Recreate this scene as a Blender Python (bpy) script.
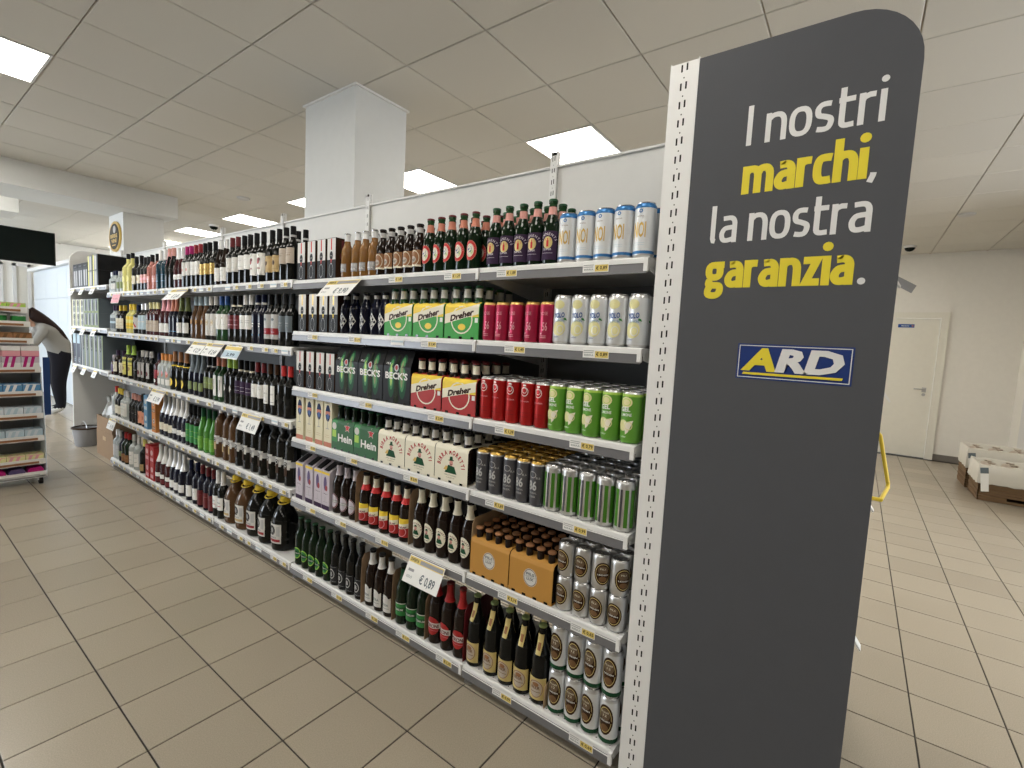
import bpy, bmesh, math, random
from mathutils import Vector, Matrix
random.seed(7)
for o in list(bpy.data.objects): bpy.data.objects.remove(o)
S = bpy.context.scene
COL = S.collection
# ---------------------------------------------------------------- camera
# world: X runs into the shelving, Y along the aisle, Z up; the shelf fronts stand at X = 0
cam_data = bpy.data.cameras.new('camera'); cam = bpy.data.objects.new('camera', cam_data); COL.objects.link(cam)
cam_data.sensor_width = 36.0; cam_data.lens = 16.657; cam_data.clip_start = 0.05
cr = Vector((0.59030566, -0.80560362, 0.05041863)); cu = Vector((0.0401825, 0.09171409, 0.99497432)); cf = Vector((0.80617901, 0.58531302, -0.08651052))
m = Matrix((cr, cu, -cf)).transposed().to_4x4(); m.translation = Vector((-1.40528, -0.535165, 1.407895))
cam.matrix_world = m
S.camera = cam
# ---------------------------------------------------------------- exposure, world, daylight
S.view_settings.view_transform = 'Standard'; S.view_settings.look = 'None'; S.view_settings.gamma = 1.0
S.view_settings.use_curve_mapping = False
S.view_settings.exposure = 0.58
PANEL_STRENGTH = 11.0
w = bpy.data.worlds.new('daylight'); S.world = w; w.use_nodes = True
w.node_tree.nodes['Background'].inputs[0].default_value = (0.75, 0.87, 1.0, 1); w.node_tree.nodes['Background'].inputs[1].default_value = 1.5
def area(name, loc, rot, sx, sy, power, col):
    l = bpy.data.lights.new(name, 'AREA'); l.shape = 'RECTANGLE'; l.size = sx; l.size_y = sy; l.energy = power; l.color = col
    o = bpy.data.objects.new(name, l); COL.objects.link(o); o.location = loc; o.rotation_euler = rot; return o
area('window_daylight', (-5.9, 9.0, 1.7), (0, math.radians(-90), 0), 2.0, 4.0, 210, (0.84, 0.92, 1.0))
area('storefront_daylight', (2.5, -4.4, 1.7), (math.radians(90), 0, 0), 4.0, 2.0, 60, (0.97, 0.98, 1.0))
area('back_window_daylight', (-2.9, 13.25, 1.75), (math.radians(-90), 0, 0), 4.6, 1.9, 22, (0.84, 0.91, 1.0))
# ---------------------------------------------------------------- materials
PAL = {
 'white':(.78,.78,.77,.4,0),'cream':(.80,.76,.62,.5,0),'offwhite':(.66,.65,.62,.6,0),'paper':(.82,.82,.80,.6,0),'black':(.012,.012,.013,.35,0),
 'charcoal':(.03,.031,.034,.45,0),'grey':(.30,.30,.31,.5,0),'slate':(.12,.15,.17,.5,0),'lightgrey':(.5,.5,.5,.5,0),'beige':(.50,.43,.36,.6,0),
 'tan':(.50,.36,.17,.6,0),'gold':(.62,.42,.12,.35,.5),'palegold':(.62,.50,.20,.4,.2),'yellow':(.85,.62,.05,.45,0),'tagyellow':(.72,.56,.16,.5,0),'lemon':(.80,.76,.22,.45,0),'palelemon':(.74,.70,.36,.45,0),
 'red':(.40,.02,.02,.45,0),'brightred':(.55,.03,.03,.45,0),'darkred':(.13,.012,.016,.4,0),'crimson':(.30,.02,.03,.35,0),'magenta':(.42,.01,.16,.4,0),'pinkred':(.42,.02,.07,.28,.45),'canred':(.42,.012,.012,.28,.45),
 'pink':(.75,.35,.40,.5,0),'rose':(.66,.32,.28,.2,0),'peach':(.78,.36,.24,.5,0),'coral':(.55,.20,.13,.5,0),'orange':(.62,.24,.06,.5,0),'amberbox':(.50,.25,.05,.55,0),
 'blue':(.025,.09,.32,.4,0),'deepblue':(.012,.03,.09,.5,0),'bandblue':(.03,.17,.42,.3,.3),'navy':(.010,.014,.045,.35,0),'skyblue':(.10,.27,.48,.5,0),'paleblue':(.45,.58,.66,.5,0),'teal':(.01,.06,.10,.1,0),'purple':(.045,.025,.06,.5,0),'lilac':(.56,.51,.57,.5,0),'violet':(.10,.07,.18,.5,0),
 'green':(.03,.22,.05,.4,0),'packgreen':(.02,.11,.035,.5,0),'limegreen':(.13,.36,.04,.35,.2),'lime':(.40,.62,.10,.4,0),'olive':(.20,.25,.09,.5,0),'darkgreen':(.012,.07,.03,.4,0),'capgreen':(.02,.10,.04,.35,.3),'stripe_green':(.08,.26,.03,.3,.5),
 'brown':(.16,.08,.03,.5,0),'labelbrown':(.30,.14,.06,.5,0),'darkbrown':(.045,.022,.012,.4,0),'bronze':(.14,.09,.05,.4,.3),
 'silver':(.66,.66,.67,.25,.95),'cansilver':(.62,.62,.62,.3,.85),'canwhite':(.72,.74,.76,.3,.35),'cangrey':(.10,.10,.115,.32,.6),'foil':(.74,.75,.76,.35,.5),'cangold':(.62,.40,.10,.3,.9),
 'glass_dark':(.005,.0055,.005,.07,0),'glass_brown':(.012,.006,.004,.07,0),'glass_green':(.005,.015,.006,.07,0),'glass_midgreen':(.015,.055,.018,.08,0),'glass_bright':(.06,.22,.035,.1,0),
 'glass_gold':(.22,.105,.03,.08,0),'glass_amber':(.09,.045,.02,.08,0),'glass_yellow':(.62,.58,.20,.1,0),'glass_clear':(.42,.46,.46,.08,0),'glass_pink':(.42,.16,.13,.1,0),'glass_teal':(.008,.035,.055,.06,0),'glass_navy':(.006,.007,.018,.08,0),'glass_red':(.05,.012,.014,.08,0),
 'card':(.26,.17,.10,.85,0),'cardlight':(.44,.31,.18,.8,0),'shelfwhite':(.74,.74,.73,.35,0),'shelfgrey':(.17,.17,.18,.3,.2),'panelgrey':(.17,.175,.18,.5,0),'paneltop':(.70,.70,.68,.45,0),'steel':(.5,.5,.5,.35,.9),
 'hole':(.02,.02,.02,.9,0),'endpanel':(.086,.089,.099,.5,0),'letterwhite':(.72,.72,.72,.5,0),'letteryellow':(.74,.62,.04,.5,0),'badgeblue':(.012,.035,.17,.4,0),  # hole: near-black colour standing in for the shade inside openings
 'rubber':(.02,.02,.02,.7,0),'skin':(.55,.33,.25,.5,0),'hair':(.022,.012,.010,.45,0),'sweater':(.24,.235,.22,.9,0),'trousers':(.012,.012,.016,.85,0),'shoe':(.6,.6,.58,.6,0),
 'wallwhite':(.84,.82,.77,.75,0),'wallbeige':(.30,.28,.25,.8,0),'doorwhite':(.80,.78,.70,.5,0),'skirting':(.20,.18,.16,.6,0),'grout':(.045,.04,.034,.9,0),'ivory':(.74,.69,.50,.5,0),'frame':(.70,.70,.70,.4,0),'screen':(.006,.009,.008,.12,0),'columnwhite':(.66,.67,.66,.7,0),
 'wicker':(.17,.105,.055,.8,0),'cloth':(.68,.66,.60,.9,0),'coldwall':(.62,.68,.74,.3,0),'plasticbag':(.45,.45,.43,.25,0),
}
MATS = {}
def mat(k):
    if k in MATS: return MATS[k]
    r, g, b, ro, me = PAL[k]
    mt = bpy.data.materials.new(k); mt.use_nodes = True; nt = mt.node_tree; bs = nt.nodes['Principled BSDF']
    bs.inputs['Roughness'].default_value = ro; bs.inputs['Metallic'].default_value = me
    if not me and not k.startswith('glass'): bs.inputs['Specular IOR Level'].default_value = 0.10 if max(r, g, b) < .1 else 0.35
    if k.startswith('glass'):
        bs.inputs['Specular IOR Level'].default_value = 0.25; bs.inputs['Coat Weight'].default_value = 0.05; bs.inputs['Coat Roughness'].default_value = 0.04
    tc = nt.nodes.new('ShaderNodeTexCoord'); nz = nt.nodes.new('ShaderNodeTexNoise'); nz.inputs['Scale'].default_value = 18; nz.inputs['Detail'].default_value = 2
    mx = nt.nodes.new('ShaderNodeMix'); mx.data_type = 'RGBA'
    mx.inputs[6].default_value = (r*.97, g*.97, b*.97, 1); mx.inputs[7].default_value = (min(1, r*1.03), min(1, g*1.03), min(1, b*1.03), 1)
    nt.links.new(tc.outputs['Object'], nz.inputs['Vector']); nt.links.new(nz.outputs['Fac'], mx.inputs[0]); nt.links.new(mx.outputs[2], bs.inputs['Base Color'])
    MATS[k] = mt; return mt
def custom(k, build):
    mt = bpy.data.materials.new(k); mt.use_nodes = True; nt = mt.node_tree; build(nt, nt.nodes['Principled BSDF']); MATS[k] = mt; return mt
def floor_mat(nt, bs):
    tc = nt.nodes.new('ShaderNodeTexCoord'); n1 = nt.nodes.new('ShaderNodeTexNoise'); n1.inputs['Scale'].default_value = 260; n1.inputs['Detail'].default_value = 3
    n2 = nt.nodes.new('ShaderNodeTexNoise'); n2.inputs['Scale'].default_value = 1.6; n2.inputs['Detail'].default_value = 1
    geo = nt.nodes.new('ShaderNodeNewGeometry'); oi = nt.nodes.new('ShaderNodeObjectInfo')
    cr1 = nt.nodes.new('ShaderNodeValToRGB'); cr1.color_ramp.elements[0].position = .3; cr1.color_ramp.elements[0].color = (.33, .285, .22, 1); cr1.color_ramp.elements[1].position = .7; cr1.color_ramp.elements[1].color = (.41, .36, .285, 1)
    mx = nt.nodes.new('ShaderNodeMix'); mx.data_type = 'RGBA'; mx.blend_type = 'MULTIPLY'; mx.inputs[0].default_value = .22
    cr2 = nt.nodes.new('ShaderNodeValToRGB'); cr2.color_ramp.elements[0].position = .2; cr2.color_ramp.elements[0].color = (.72, .71, .69, 1); cr2.color_ramp.elements[1].position = .8; cr2.color_ramp.elements[1].color = (1, 1, 1, 1)
    mr = nt.nodes.new('ShaderNodeMapRange'); mr.inputs[3].default_value = .94; mr.inputs[4].default_value = 1.05
    hs = nt.nodes.new('ShaderNodeHueSaturation')
    L = nt.links.new
    L(geo.outputs['Position'], n1.inputs['Vector']); L(geo.outputs['Position'], n2.inputs['Vector']); L(n1.outputs['Fac'], cr1.inputs[0]); L(n2.outputs['Fac'], cr2.inputs[0])
    L(cr1.outputs[0], mx.inputs[6]); L(cr2.outputs[0], mx.inputs[7]); L(mx.outputs[2], hs.inputs['Color']); L(oi.outputs['Random'], mr.inputs[0]); L(mr.outputs[0], hs.inputs['Value']); L(hs.outputs[0], bs.inputs['Base Color'])
    r = nt.nodes.new('ShaderNodeMapRange'); r.inputs[1].default_value = .15; r.inputs[2].default_value = .85; r.inputs[3].default_value = .24; r.inputs[4].default_value = .32
    bs.inputs['Roughness'].default_value = .27
custom('floortile', floor_mat)
def ceil_mat(nt, bs):
    n1 = nt.nodes.new('ShaderNodeTexNoise'); n1.inputs['Scale'].default_value = 400; n1.inputs['Detail'].default_value = 2
    oi = nt.nodes.new('ShaderNodeObjectInfo'); geo = nt.nodes.new('ShaderNodeNewGeometry')
    mr = nt.nodes.new('ShaderNodeMapRange'); mr.inputs[3].default_value = .97; mr.inputs[4].default_value = 1.03
    cr1 = nt.nodes.new('ShaderNodeValToRGB'); cr1.color_ramp.elements[0].position = .3; cr1.color_ramp.elements[0].color = (.55, .535, .49, 1); cr1.color_ramp.elements[1].position = .7; cr1.color_ramp.elements[1].color = (.65, .63, .58, 1)
    hs = nt.nodes.new('ShaderNodeHueSaturation'); L = nt.links.new
    L(geo.outputs['Position'], n1.inputs['Vector']); L(n1.outputs['Fac'], cr1.inputs[0]); L(cr1.outputs[0], hs.inputs['Color']); L(oi.outputs['Random'], mr.inputs[0]); L(mr.outputs[0], hs.inputs['Value']); L(hs.outputs[0], bs.inputs['Base Color'])
    bs.inputs['Roughness'].default_value = .9
custom('ceilingtile', ceil_mat)
def glow(nt, bs):
    bs.inputs['Base Color'].default_value = (.9, .9, .88, 1); bs.inputs['Emission Color'].default_value = (1, .95, .86, 1); bs.inputs['Emission Strength'].default_value = PANEL_STRENGTH
custom('diffuser', glow)
def winglass(nt, bs):
    bs.inputs['Transmission Weight'].default_value = 1; bs.inputs['Roughness'].default_value = 0; bs.inputs['IOR'].default_value = 1.02
custom('window_glass', winglass)
# ---------------------------------------------------------------- mesh builder
class MB:
    def __init__(s): s.v = []; s.f = []; s.m = []; s.mats = []
    def mi(s, k):
        if k not in s.mats: s.mats.append(k)
        return s.mats.index(k)
    def add(s, vs, fs, k):
        b = len(s.v); i = s.mi(k); s.v += [tuple(p) for p in vs]
        for f in fs: s.f.append(tuple(b+j for j in f)); s.m.append(i)
        return s
    def box(s, x0, x1, y0, y1, z0, z1, k):
        if x0 > x1: x0, x1 = x1, x0
        if y0 > y1: y0, y1 = y1, y0
        vs = [(x0,y0,z0),(x1,y0,z0),(x1,y1,z0),(x0,y1,z0),(x0,y0,z1),(x1,y0,z1),(x1,y1,z1),(x0,y1,z1)]
        return s.add(vs, [(0,3,2,1),(4,5,6,7),(0,1,5,4),(1,2,6,5),(2,3,7,6),(3,0,4,7)], k)
    def lathe(s, prof, k, n=16, cx=0, cy=0, bands=None, cap=True):
        # prof: (r, z) from bottom to top; bands: list of (z_top, material)
        vs = []; fs = []; ks = []
        for r, z in prof:
            for j in range(n):
                a = 2*math.pi*(j+.5)/n; vs.append((cx+r*math.cos(a), cy+r*math.sin(a), z))
        b = len(s.v); s.v += vs
        for i in range(len(prof)-1):
            kk = k; zm = (prof[i][1]+prof[i+1][1])/2
            if bands:
                for zt, bk in bands:
                    if zm <= zt: kk = bk; break
            mi = s.mi(kk)
            for j in range(n):
                j2 = (j+1) % n
                s.f.append((b+i*n+j, b+i*n+j2, b+(i+1)*n+j2, b+(i+1)*n+j)); s.m.append(mi)
        if cap:
            if prof[0][0] > 1e-4: s.f.append(tuple(b+j for j in reversed(range(n)))); s.m.append(s.mi(bands[0][1] if bands else k))
            if prof[-1][0] > 1e-4: s.f.append(tuple(b+(len(prof)-1)*n+j for j in range(n))); s.m.append(s.mi(bands[-1][1] if bands else k))
        return s
    def tube(s, pts, r, k, n=8):
        pts = [Vector(p) for p in pts]; rs = r if isinstance(r, (list, tuple)) else [r]*len(pts)
        b = len(s.v); up = Vector((0,0,1))
        for i, p in enumerate(pts):
            t = (pts[min(i+1, len(pts)-1)]-pts[max(i-1, 0)]).normalized()
            a = t.cross(up); a = a.normalized() if a.length > 1e-3 else Vector((1,0,0)); c = a.cross(t)
            for j in range(n):
                an = 2*math.pi*j/n; s.v.append(tuple(p+(a*math.cos(an)+c*math.sin(an))*rs[i]))
        mi = s.mi(k)
        for i in range(len(pts)-1):
            for j in range(n):
                j2 = (j+1) % n; s.f.append((b+i*n+j, b+(i+1)*n+j, b+(i+1)*n+j2, b+i*n+j2)); s.m.append(mi)
        s.f.append(tuple(b+j for j in range(n))); s.m.append(mi); s.f.append(tuple(b+(len(pts)-1)*n+j for j in reversed(range(n)))); s.m.append(mi)
        return s
    def prism(s, pts, y0, y1, k, axis='y'):
        # pts: outline in the two other axes
        n = len(pts)
        def P(a, b_, t): return (a, t, b_) if axis == 'y' else ((t, a, b_) if axis == 'x' else (a, b_, t))
        vs = [P(a, b_, y0) for a, b_ in pts]+[P(a, b_, y1) for a, b_ in pts]
        fs = [tuple(range(n)), tuple(reversed(range(n, 2*n)))]+[(i, i+n, (i+1) % n+n, (i+1) % n) for i in range(n)]
        return s.add(vs, fs, k)
    def mesh(s, name, sharp=35, smooth=True):
        me = bpy.data.meshes.new(name); me.from_pydata(s.v, [], s.f)
        for k in s.mats: me.materials.append(MATS.get(k) or mat(k))
        me.polygons.foreach_set('material_index', s.m)
        me.validate(); me.update()
        bm = bmesh.new(); bm.from_mesh(me); bmesh.ops.recalc_face_normals(bm, faces=bm.faces); bm.to_mesh(me); bm.free()
        if smooth:
            me.shade_smooth(); me.set_sharp_from_angle(angle=math.radians(sharp))
        return me
    def build(s, name, parent=None, label=None, loc=(0,0,0), **kw):
        o = bpy.data.objects.new(name, s.mesh(name, **kw)); COL.objects.link(o); o.location = loc
        if parent: o.parent = parent
        if label: o['label'] = label
        return o
def empty(name, loc, label, cat, group=None, rz=0):
    o = bpy.data.objects.new(name, None); COL.objects.link(o); o.location = loc; o.rotation_euler = (0,0,rz); o.empty_display_size = .05
    tag(o, label, cat, group); return o
def tag(o, label, cat, group=None):
    o['label'] = label; o['category'] = cat
    if group: o['group'] = group
    return o
def struct(o, label=None):
    o['kind'] = 'structure'
    if label: o['label'] = label; o['category'] = label.split()[-1]
    return o
# ---------------------------------------------------------------- flat print: words and emblems as thin shapes laid on a surface
_TX = {}
def glyphs(t, bold=0.0):
    if (t, bold) in _TX: return _TX[(t, bold)]
    cu_ = bpy.data.curves.new('lettering', 'FONT'); cu_.body = t; cu_.size = 1; cu_.offset = bold; cu_.resolution_u = 2; cu_.align_x = 'LEFT'
    ob = bpy.data.objects.new('lettering', cu_); COL.objects.link(ob)
    dg = bpy.context.evaluated_depsgraph_get(); me = bpy.data.meshes.new_from_object(ob.evaluated_get(dg))
    vs = [(v.co.x, v.co.y) for v in me.vertices]; fs = [tuple(p.vertices) for p in me.polygons]
    bpy.data.objects.remove(ob); bpy.data.curves.remove(cu_); bpy.data.meshes.remove(me)
    if vs:
        x0 = min(v[0] for v in vs); x1 = max(v[0] for v in vs)
        vs = [(v[0]-x0, v[1]) for v in vs]; wd = x1-x0
    else: wd = .3
    _TX[(t, bold)] = (vs, fs, wd); return _TX[(t, bold)]
CAPH = .72
def grid(p, nx, ny, k, mb, F, L):
    vs = []; fs = []
    for j in range(ny+1):
        for i in range(nx+1):
            u, v = i/nx, j/ny
            s_ = (p[0][0]*(1-u)+p[1][0]*u)*(1-v)+(p[3][0]*(1-u)+p[2][0]*u)*v; z_ = (p[0][1]*(1-u)+p[1][1]*u)*(1-v)+(p[3][1]*(1-u)+p[2][1]*u)*v
            vs.append(F(s_, z_, L))
    for j in range(ny):
        for i in range(nx): a = j*(nx+1)+i; fs.append((a, a+1, a+nx+2, a+nx+1))
    mb.add(vs, fs, k)
def deco(mb, F, ops, step=8, zstep=25):
    """ops in millimetres: R rectangle, Q quad, E ellipse, O ring, T text, A text on an arc, S star"""
    for L, op in enumerate(ops, 1):
        t = op[0]; q = [x*.001 if isinstance(x, (int, float)) else x for x in op]
        if t == 'R':
            s0, s1, z0, z1, k = q[1:6]; grid([(s0,z0),(s1,z0),(s1,z1),(s0,z1)], max(1, int(abs(s1-s0)*1000/step)), max(1, int(abs(z1-z0)*1000/zstep)), k, mb, F, L)
        elif t == 'Q':
            p = [(a*.001, b*.001) for a, b in op[1]]; grid(p, max(1, int(abs(p[1][0]-p[0][0])*1000/step)), max(2, int(abs(p[3][1]-p[0][1])*1000/zstep)), op[2], mb, F, L)
        elif t in 'EO':
            cs, cz, rs, rz = q[1:5]; inner = op[5] if t == 'O' else 0; k = op[6] if t == 'O' else op[5]; n = 20; rr = [inner+(1-inner)*i/3 for i in range(4)] if t == 'E' else [inner, 1]
            vs = []; fs = []
            for r in rr:
                for j in range(n): a = 2*math.pi*j/n; vs.append(F(cs+rs*r*math.cos(a), cz+rz*r*math.sin(a), L))
            for i in range(len(rr)-1):
                for j in range(n): j2 = (j+1) % n; fs.append((i*n+j, (i+1)*n+j, (i+1)*n+j2, i*n+j2))
            mb.add(vs, fs, k)
        elif t == 'S':
            cs, cz, r = q[1:4]; vs = [F(cs, cz, L)]
            for j in range(10): a = math.pi/2+math.pi*j/5; rr = r if j % 2 == 0 else r*.45; vs.append(F(cs+rr*math.cos(a), cz+rr*math.sin(a), L))
            mb.add(vs, [(0, 1+j, 1+(j+1) % 10) for j in range(10)], op[4])
        elif t == 'T':
            # T, text, centre s, baseline z, cap height, colour, target width or 0, bold, slope (rise per run), shear
            txt = op[1]; cs, z0, h = op[2]*.001, op[3]*.001, op[4]*.001; k = op[5]; W = (op[6] if len(op) > 6 else 0)*.001; bold = op[7] if len(op) > 7 else 0; sl = op[8] if len(op) > 8 else 0; sh = op[9] if len(op) > 9 else 0
            vs, fs, wd = glyphs(txt, bold); sc = h/CAPH; sx = (W/wd) if W else sc
            mb.add([F(cs+(x-wd/2)*sx+y*sc*sh, z0+y*sc+(x-wd/2)*sx*sl, L) for x, y in vs], fs, k)
        elif t == 'A':
            # A, text, centre s, centre z, radius, cap height, colour, half span degrees, bold
            txt = op[1]; cs, cz, R_, h = op[2]*.001, op[3]*.001, op[4]*.001, op[5]*.001; k = op[6]; sp = math.radians(op[7]); bold = op[8] if len(op) > 8 else 0; sc = h/CAPH
            ws = [.30 if c == ' ' else glyphs(c, bold)[2]+.14 for c in txt]; tot = sum(ws); sx = min(sc*1.1, 2*sp*R_/tot); at = -tot/2
            for c, wc in zip(txt, ws):
                mid = at+wc/2; at += wc
                if c == ' ': continue
                th = -mid*(2*sp/tot); vs, fs, wd = glyphs(c, bold); ca, sa = math.cos(th), math.sin(th); out = []
                for x, y in vs:
                    u = (x-wd/2)*sx; v = R_+y*sc; out.append(F(cs+u*ca-v*sa, cz+u*sa+v*ca, L))
                mb.add(out, fs, k)
def on_cyl(prof):
    def F(s, z, L):
        r = prof[-1][0]
        for (r0, z0), (r1, z1) in zip(prof, prof[1:]):
            if z0 <= z <= z1: r = r0+(r1-r0)*((z-z0)/(z1-z0) if z1 > z0 else 0); break
        R_ = r/math.cos(math.pi/16) + .0001+.00022*L; a = s/max(r, .01)
        return (-R_*math.cos(a), -R_*math.sin(a), z)
    return F
def on_front(x, yo=0, step=.00022):
    return lambda s, z, L: (x-.0001-step*L, yo-s, z)
# ---------------------------------------------------------------- a kind of product: its meshes are shared by every copy
class Kind:
    def __init__(s, name, cat, desc, plural=None): s.name = name; s.cat = cat; s.desc = desc; s.parts = []; s.depth = .07; s.h = .2
    def part(s, name, mb, sub=None, label=None, loc=(0,0,0)):
        s.parts.append((name, mb.mesh(name), sub or [], label, loc)); return s
def place(kd, x, y, z, label, group, rz=0.0):
    e = empty(kd.name, (x, y, z), label, kd.cat, group, rz)
    for name, me, subs, lb, loc in kd.parts:
        o = bpy.data.objects.new(name, me); COL.objects.link(o); o.parent = e; o.location = loc
        if lb: o['label'] = lb
        for sn, sm in subs:
            c = bpy.data.objects.new(sn, sm); COL.objects.link(c); c.parent = o
    return e
def prof_beer(r, h, sh=.58, neck=.0135):
    return [(r*.86, 0), (r*.97, .003), (r, .008), (r, h*sh*.55), (r, h*sh), (r*.93, h*(sh+.05)), (r*.74, h*(sh+.11)), (r*.55, h*(sh+.17)), (neck*1.05, h*(sh+.24)), (neck*.95, h*.93), (neck*1.1, h*.94), (neck*1.1, h*.965), (neck*.9, h*.975)]
def prof_wine(r, h, sh=.60):
    return [(r*.85, 0), (r*.97, .003), (r, .009), (r, h*sh*.5), (r, h*sh), (r*.94, h*(sh+.035)), (r*.72, h*(sh+.08)), (r*.48, h*(sh+.12)), (.0148, h*(sh+.17)), (.0142, h*.97), (.0142, h*.985)]
def prof_burg(r, h):
    return [(r*.85, 0), (r*.97, .003), (r, .009), (r, h*.25), (r, h*.46), (r*.93, h*.52), (r*.78, h*.59), (r*.6, h*.66), (.018, h*.74), (.0145, h*.82), (.0142, h*.985)]
def crown(mb, r, z, k):
    mb.lathe([(r*1.18, z-.005), (r*1.22, z-.001), (r*1.05, z+.0025), (r*.6, z+.003)], k, 14)
def neckband(prof, z0, z1, k):
    zs = [z0]+[z for _, z in prof if z0 < z < z1]+[z1]; out = []
    for z in zs:
        for (r0, a), (r1, b) in zip(prof, prof[1:]):
            if a <= z <= b: out.append((r0+(r1-r0)*((z-a)/(b-a) if b > a else 0)+.0006, z)); break
    return MB().lathe(out, k, 14, cap=False)
KINDS = {}
def beer(key, desc, r, h, glass, capk, ops, neck=None, name='beer_bottle', sh=.58, capz=1.0):
    p = prof_beer(r, h*.975, sh); kd = Kind(name, 'bottle', desc); kd.h = h; kd.depth = r
    kd.part('body', MB().lathe(p, glass, 16))
    c = MB(); crown(c, .0135, h*.965, capk); kd.part('crown_cap', c)
    lb = MB(); deco(lb, on_cyl(p), ops); kd.part('label', lb)
    if neck: kd.part('neck_label', neckband(p, neck[0]*h, neck[1]*h, neck[2]))
    KINDS[key] = kd; return kd
def wine(key, desc, glass, capk, ops, r=.037, h=.30, cap0=.80, band=None, burg=False, name='wine_bottle', cat='bottle', ribbon=None):
    p = prof_burg(r, h) if burg else prof_wine(r, h); kd = Kind(name, cat, desc); kd.h = h; kd.depth = r
    kd.part('body', MB().lathe(p, glass, 16))
    zs = cap0*h; pc = []
    for z in [zs]+[z for _, z in p if zs < z < h*.97]+[h*.985]:
        for (r0, a), (r1, b) in zip(p, p[1:]):
            if a <= z <= b: pc.append((r0+(r1-r0)*((z-a)/(b-a) if b > a else 0)+.0009, z)); break
    pc += [(.0150, h), (.011, h+.0008)]
    kd.part('capsule', MB().lathe(pc, capk, 14, cap=False))
    if ops:
        lb = MB(); deco(lb, on_cyl(p), ops); kd.part('label', lb)
    if band: kd.part('neck_band', neckband([(a+.0012, b) for a, b in p], band[0]*h, band[1]*h, band[2]))
    if ribbon:
        rb = MB(); deco(rb, on_cyl([(a+.001, b) for a, b in p]), [('Q', [(-16, h*560), (-6, h*560), (6, h*900), (-4, h*900)], ribbon)], step=3); kd.part('ribbon', rb)
    KINDS[key] = kd; return kd
def can(key, desc, r, h, bands, ops, lid='silver', side=None):
    p = [(r*.80, .0), (r*.86, .0015), (r, .009), (r, h*.3), (r, h*.6), (r, h-.014), (r*.97, h-.009), (r*.84, h-.002), (r*.86, h-.0005), (r*.84, h), (r*.80, h-.001), (r*.78, h-.004)]
    kd = Kind('beer_can', 'can', desc); kd.h = h; kd.depth = r
    if bands is None: bands = [(1, 'cansilver')]
    # extra rings so that colour bands end where they should
    zs = sorted(set([z for z, _ in bands if .01 < z < h-.015])); pp = []
    for a, b in zip(p, p[1:]):
        pp.append(a)
        for z in zs:
            if a[1] < z < b[1]: pp.append((a[0]+(b[0]-a[0])*(z-a[1])/(b[1]-a[1]), z))
    pp.append(p[-1])
    kd.part('body', MB().lathe(pp, 'cansilver', 18, bands=bands, cap=False))
    ld = MB().lathe([(r*.785, h-.004), (r*.3, h-.0042), (.0001, h-.0042)], lid, 18, cap=False).lathe([(r*.80, h-.0012), (r*.845, h+.0003), (r*.875, h-.0008), (r*.86, h-.003)], lid, 18, cap=False)
    tb = MB().box(-r*.1, r*.45, -.006, .006, h-.0035, h-.0022, lid)
    kd.part('lid', ld, [('pull_tab', tb.mesh('pull_tab'))])
    if ops:
        lb = MB(); deco(lb, on_cyl(p), ops, 6); kd.part('printed_label', lb)
    KINDS[key] = kd; return kd
def carton_box(key, desc, w_, d_, h_, k, ops, side=None, name='gift_box', cat='box', top=None, lid=None, sideops=None):
    kd = Kind(name, cat, desc); kd.h = h_; kd.depth = d_/2
    b = MB()
    if top == 'gable': b.prism([(-d_/2, 0), (d_/2, 0), (d_/2, h_), (d_/2-.012, h_), (-d_/2, h_*.83)], -w_/2, w_/2, k)
    else: b.box(-d_/2, d_/2, -w_/2, w_/2, 0, h_, k)
    kd.part('carton', b)
    lb = MB(); deco(lb, on_front(-d_/2), ops); kd.part('front_print', lb)
    if sideops:
        sb = MB(); deco(sb, lambda s_, z, L: (s_, -w_/2-.0001-.00022*L, z), sideops); kd.part('side_print', sb)
    if top == 'gable': kd.part('spout_cap', MB().prism([(-d_/2+.006, h_*.855), (-d_/2+.001, h_*.865), (d_/2-.02, h_+.003), (d_/2-.016, h_-.004)], -w_*.28, w_*.28, 'black'))
    KINDS[key] = kd; return kd
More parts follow.
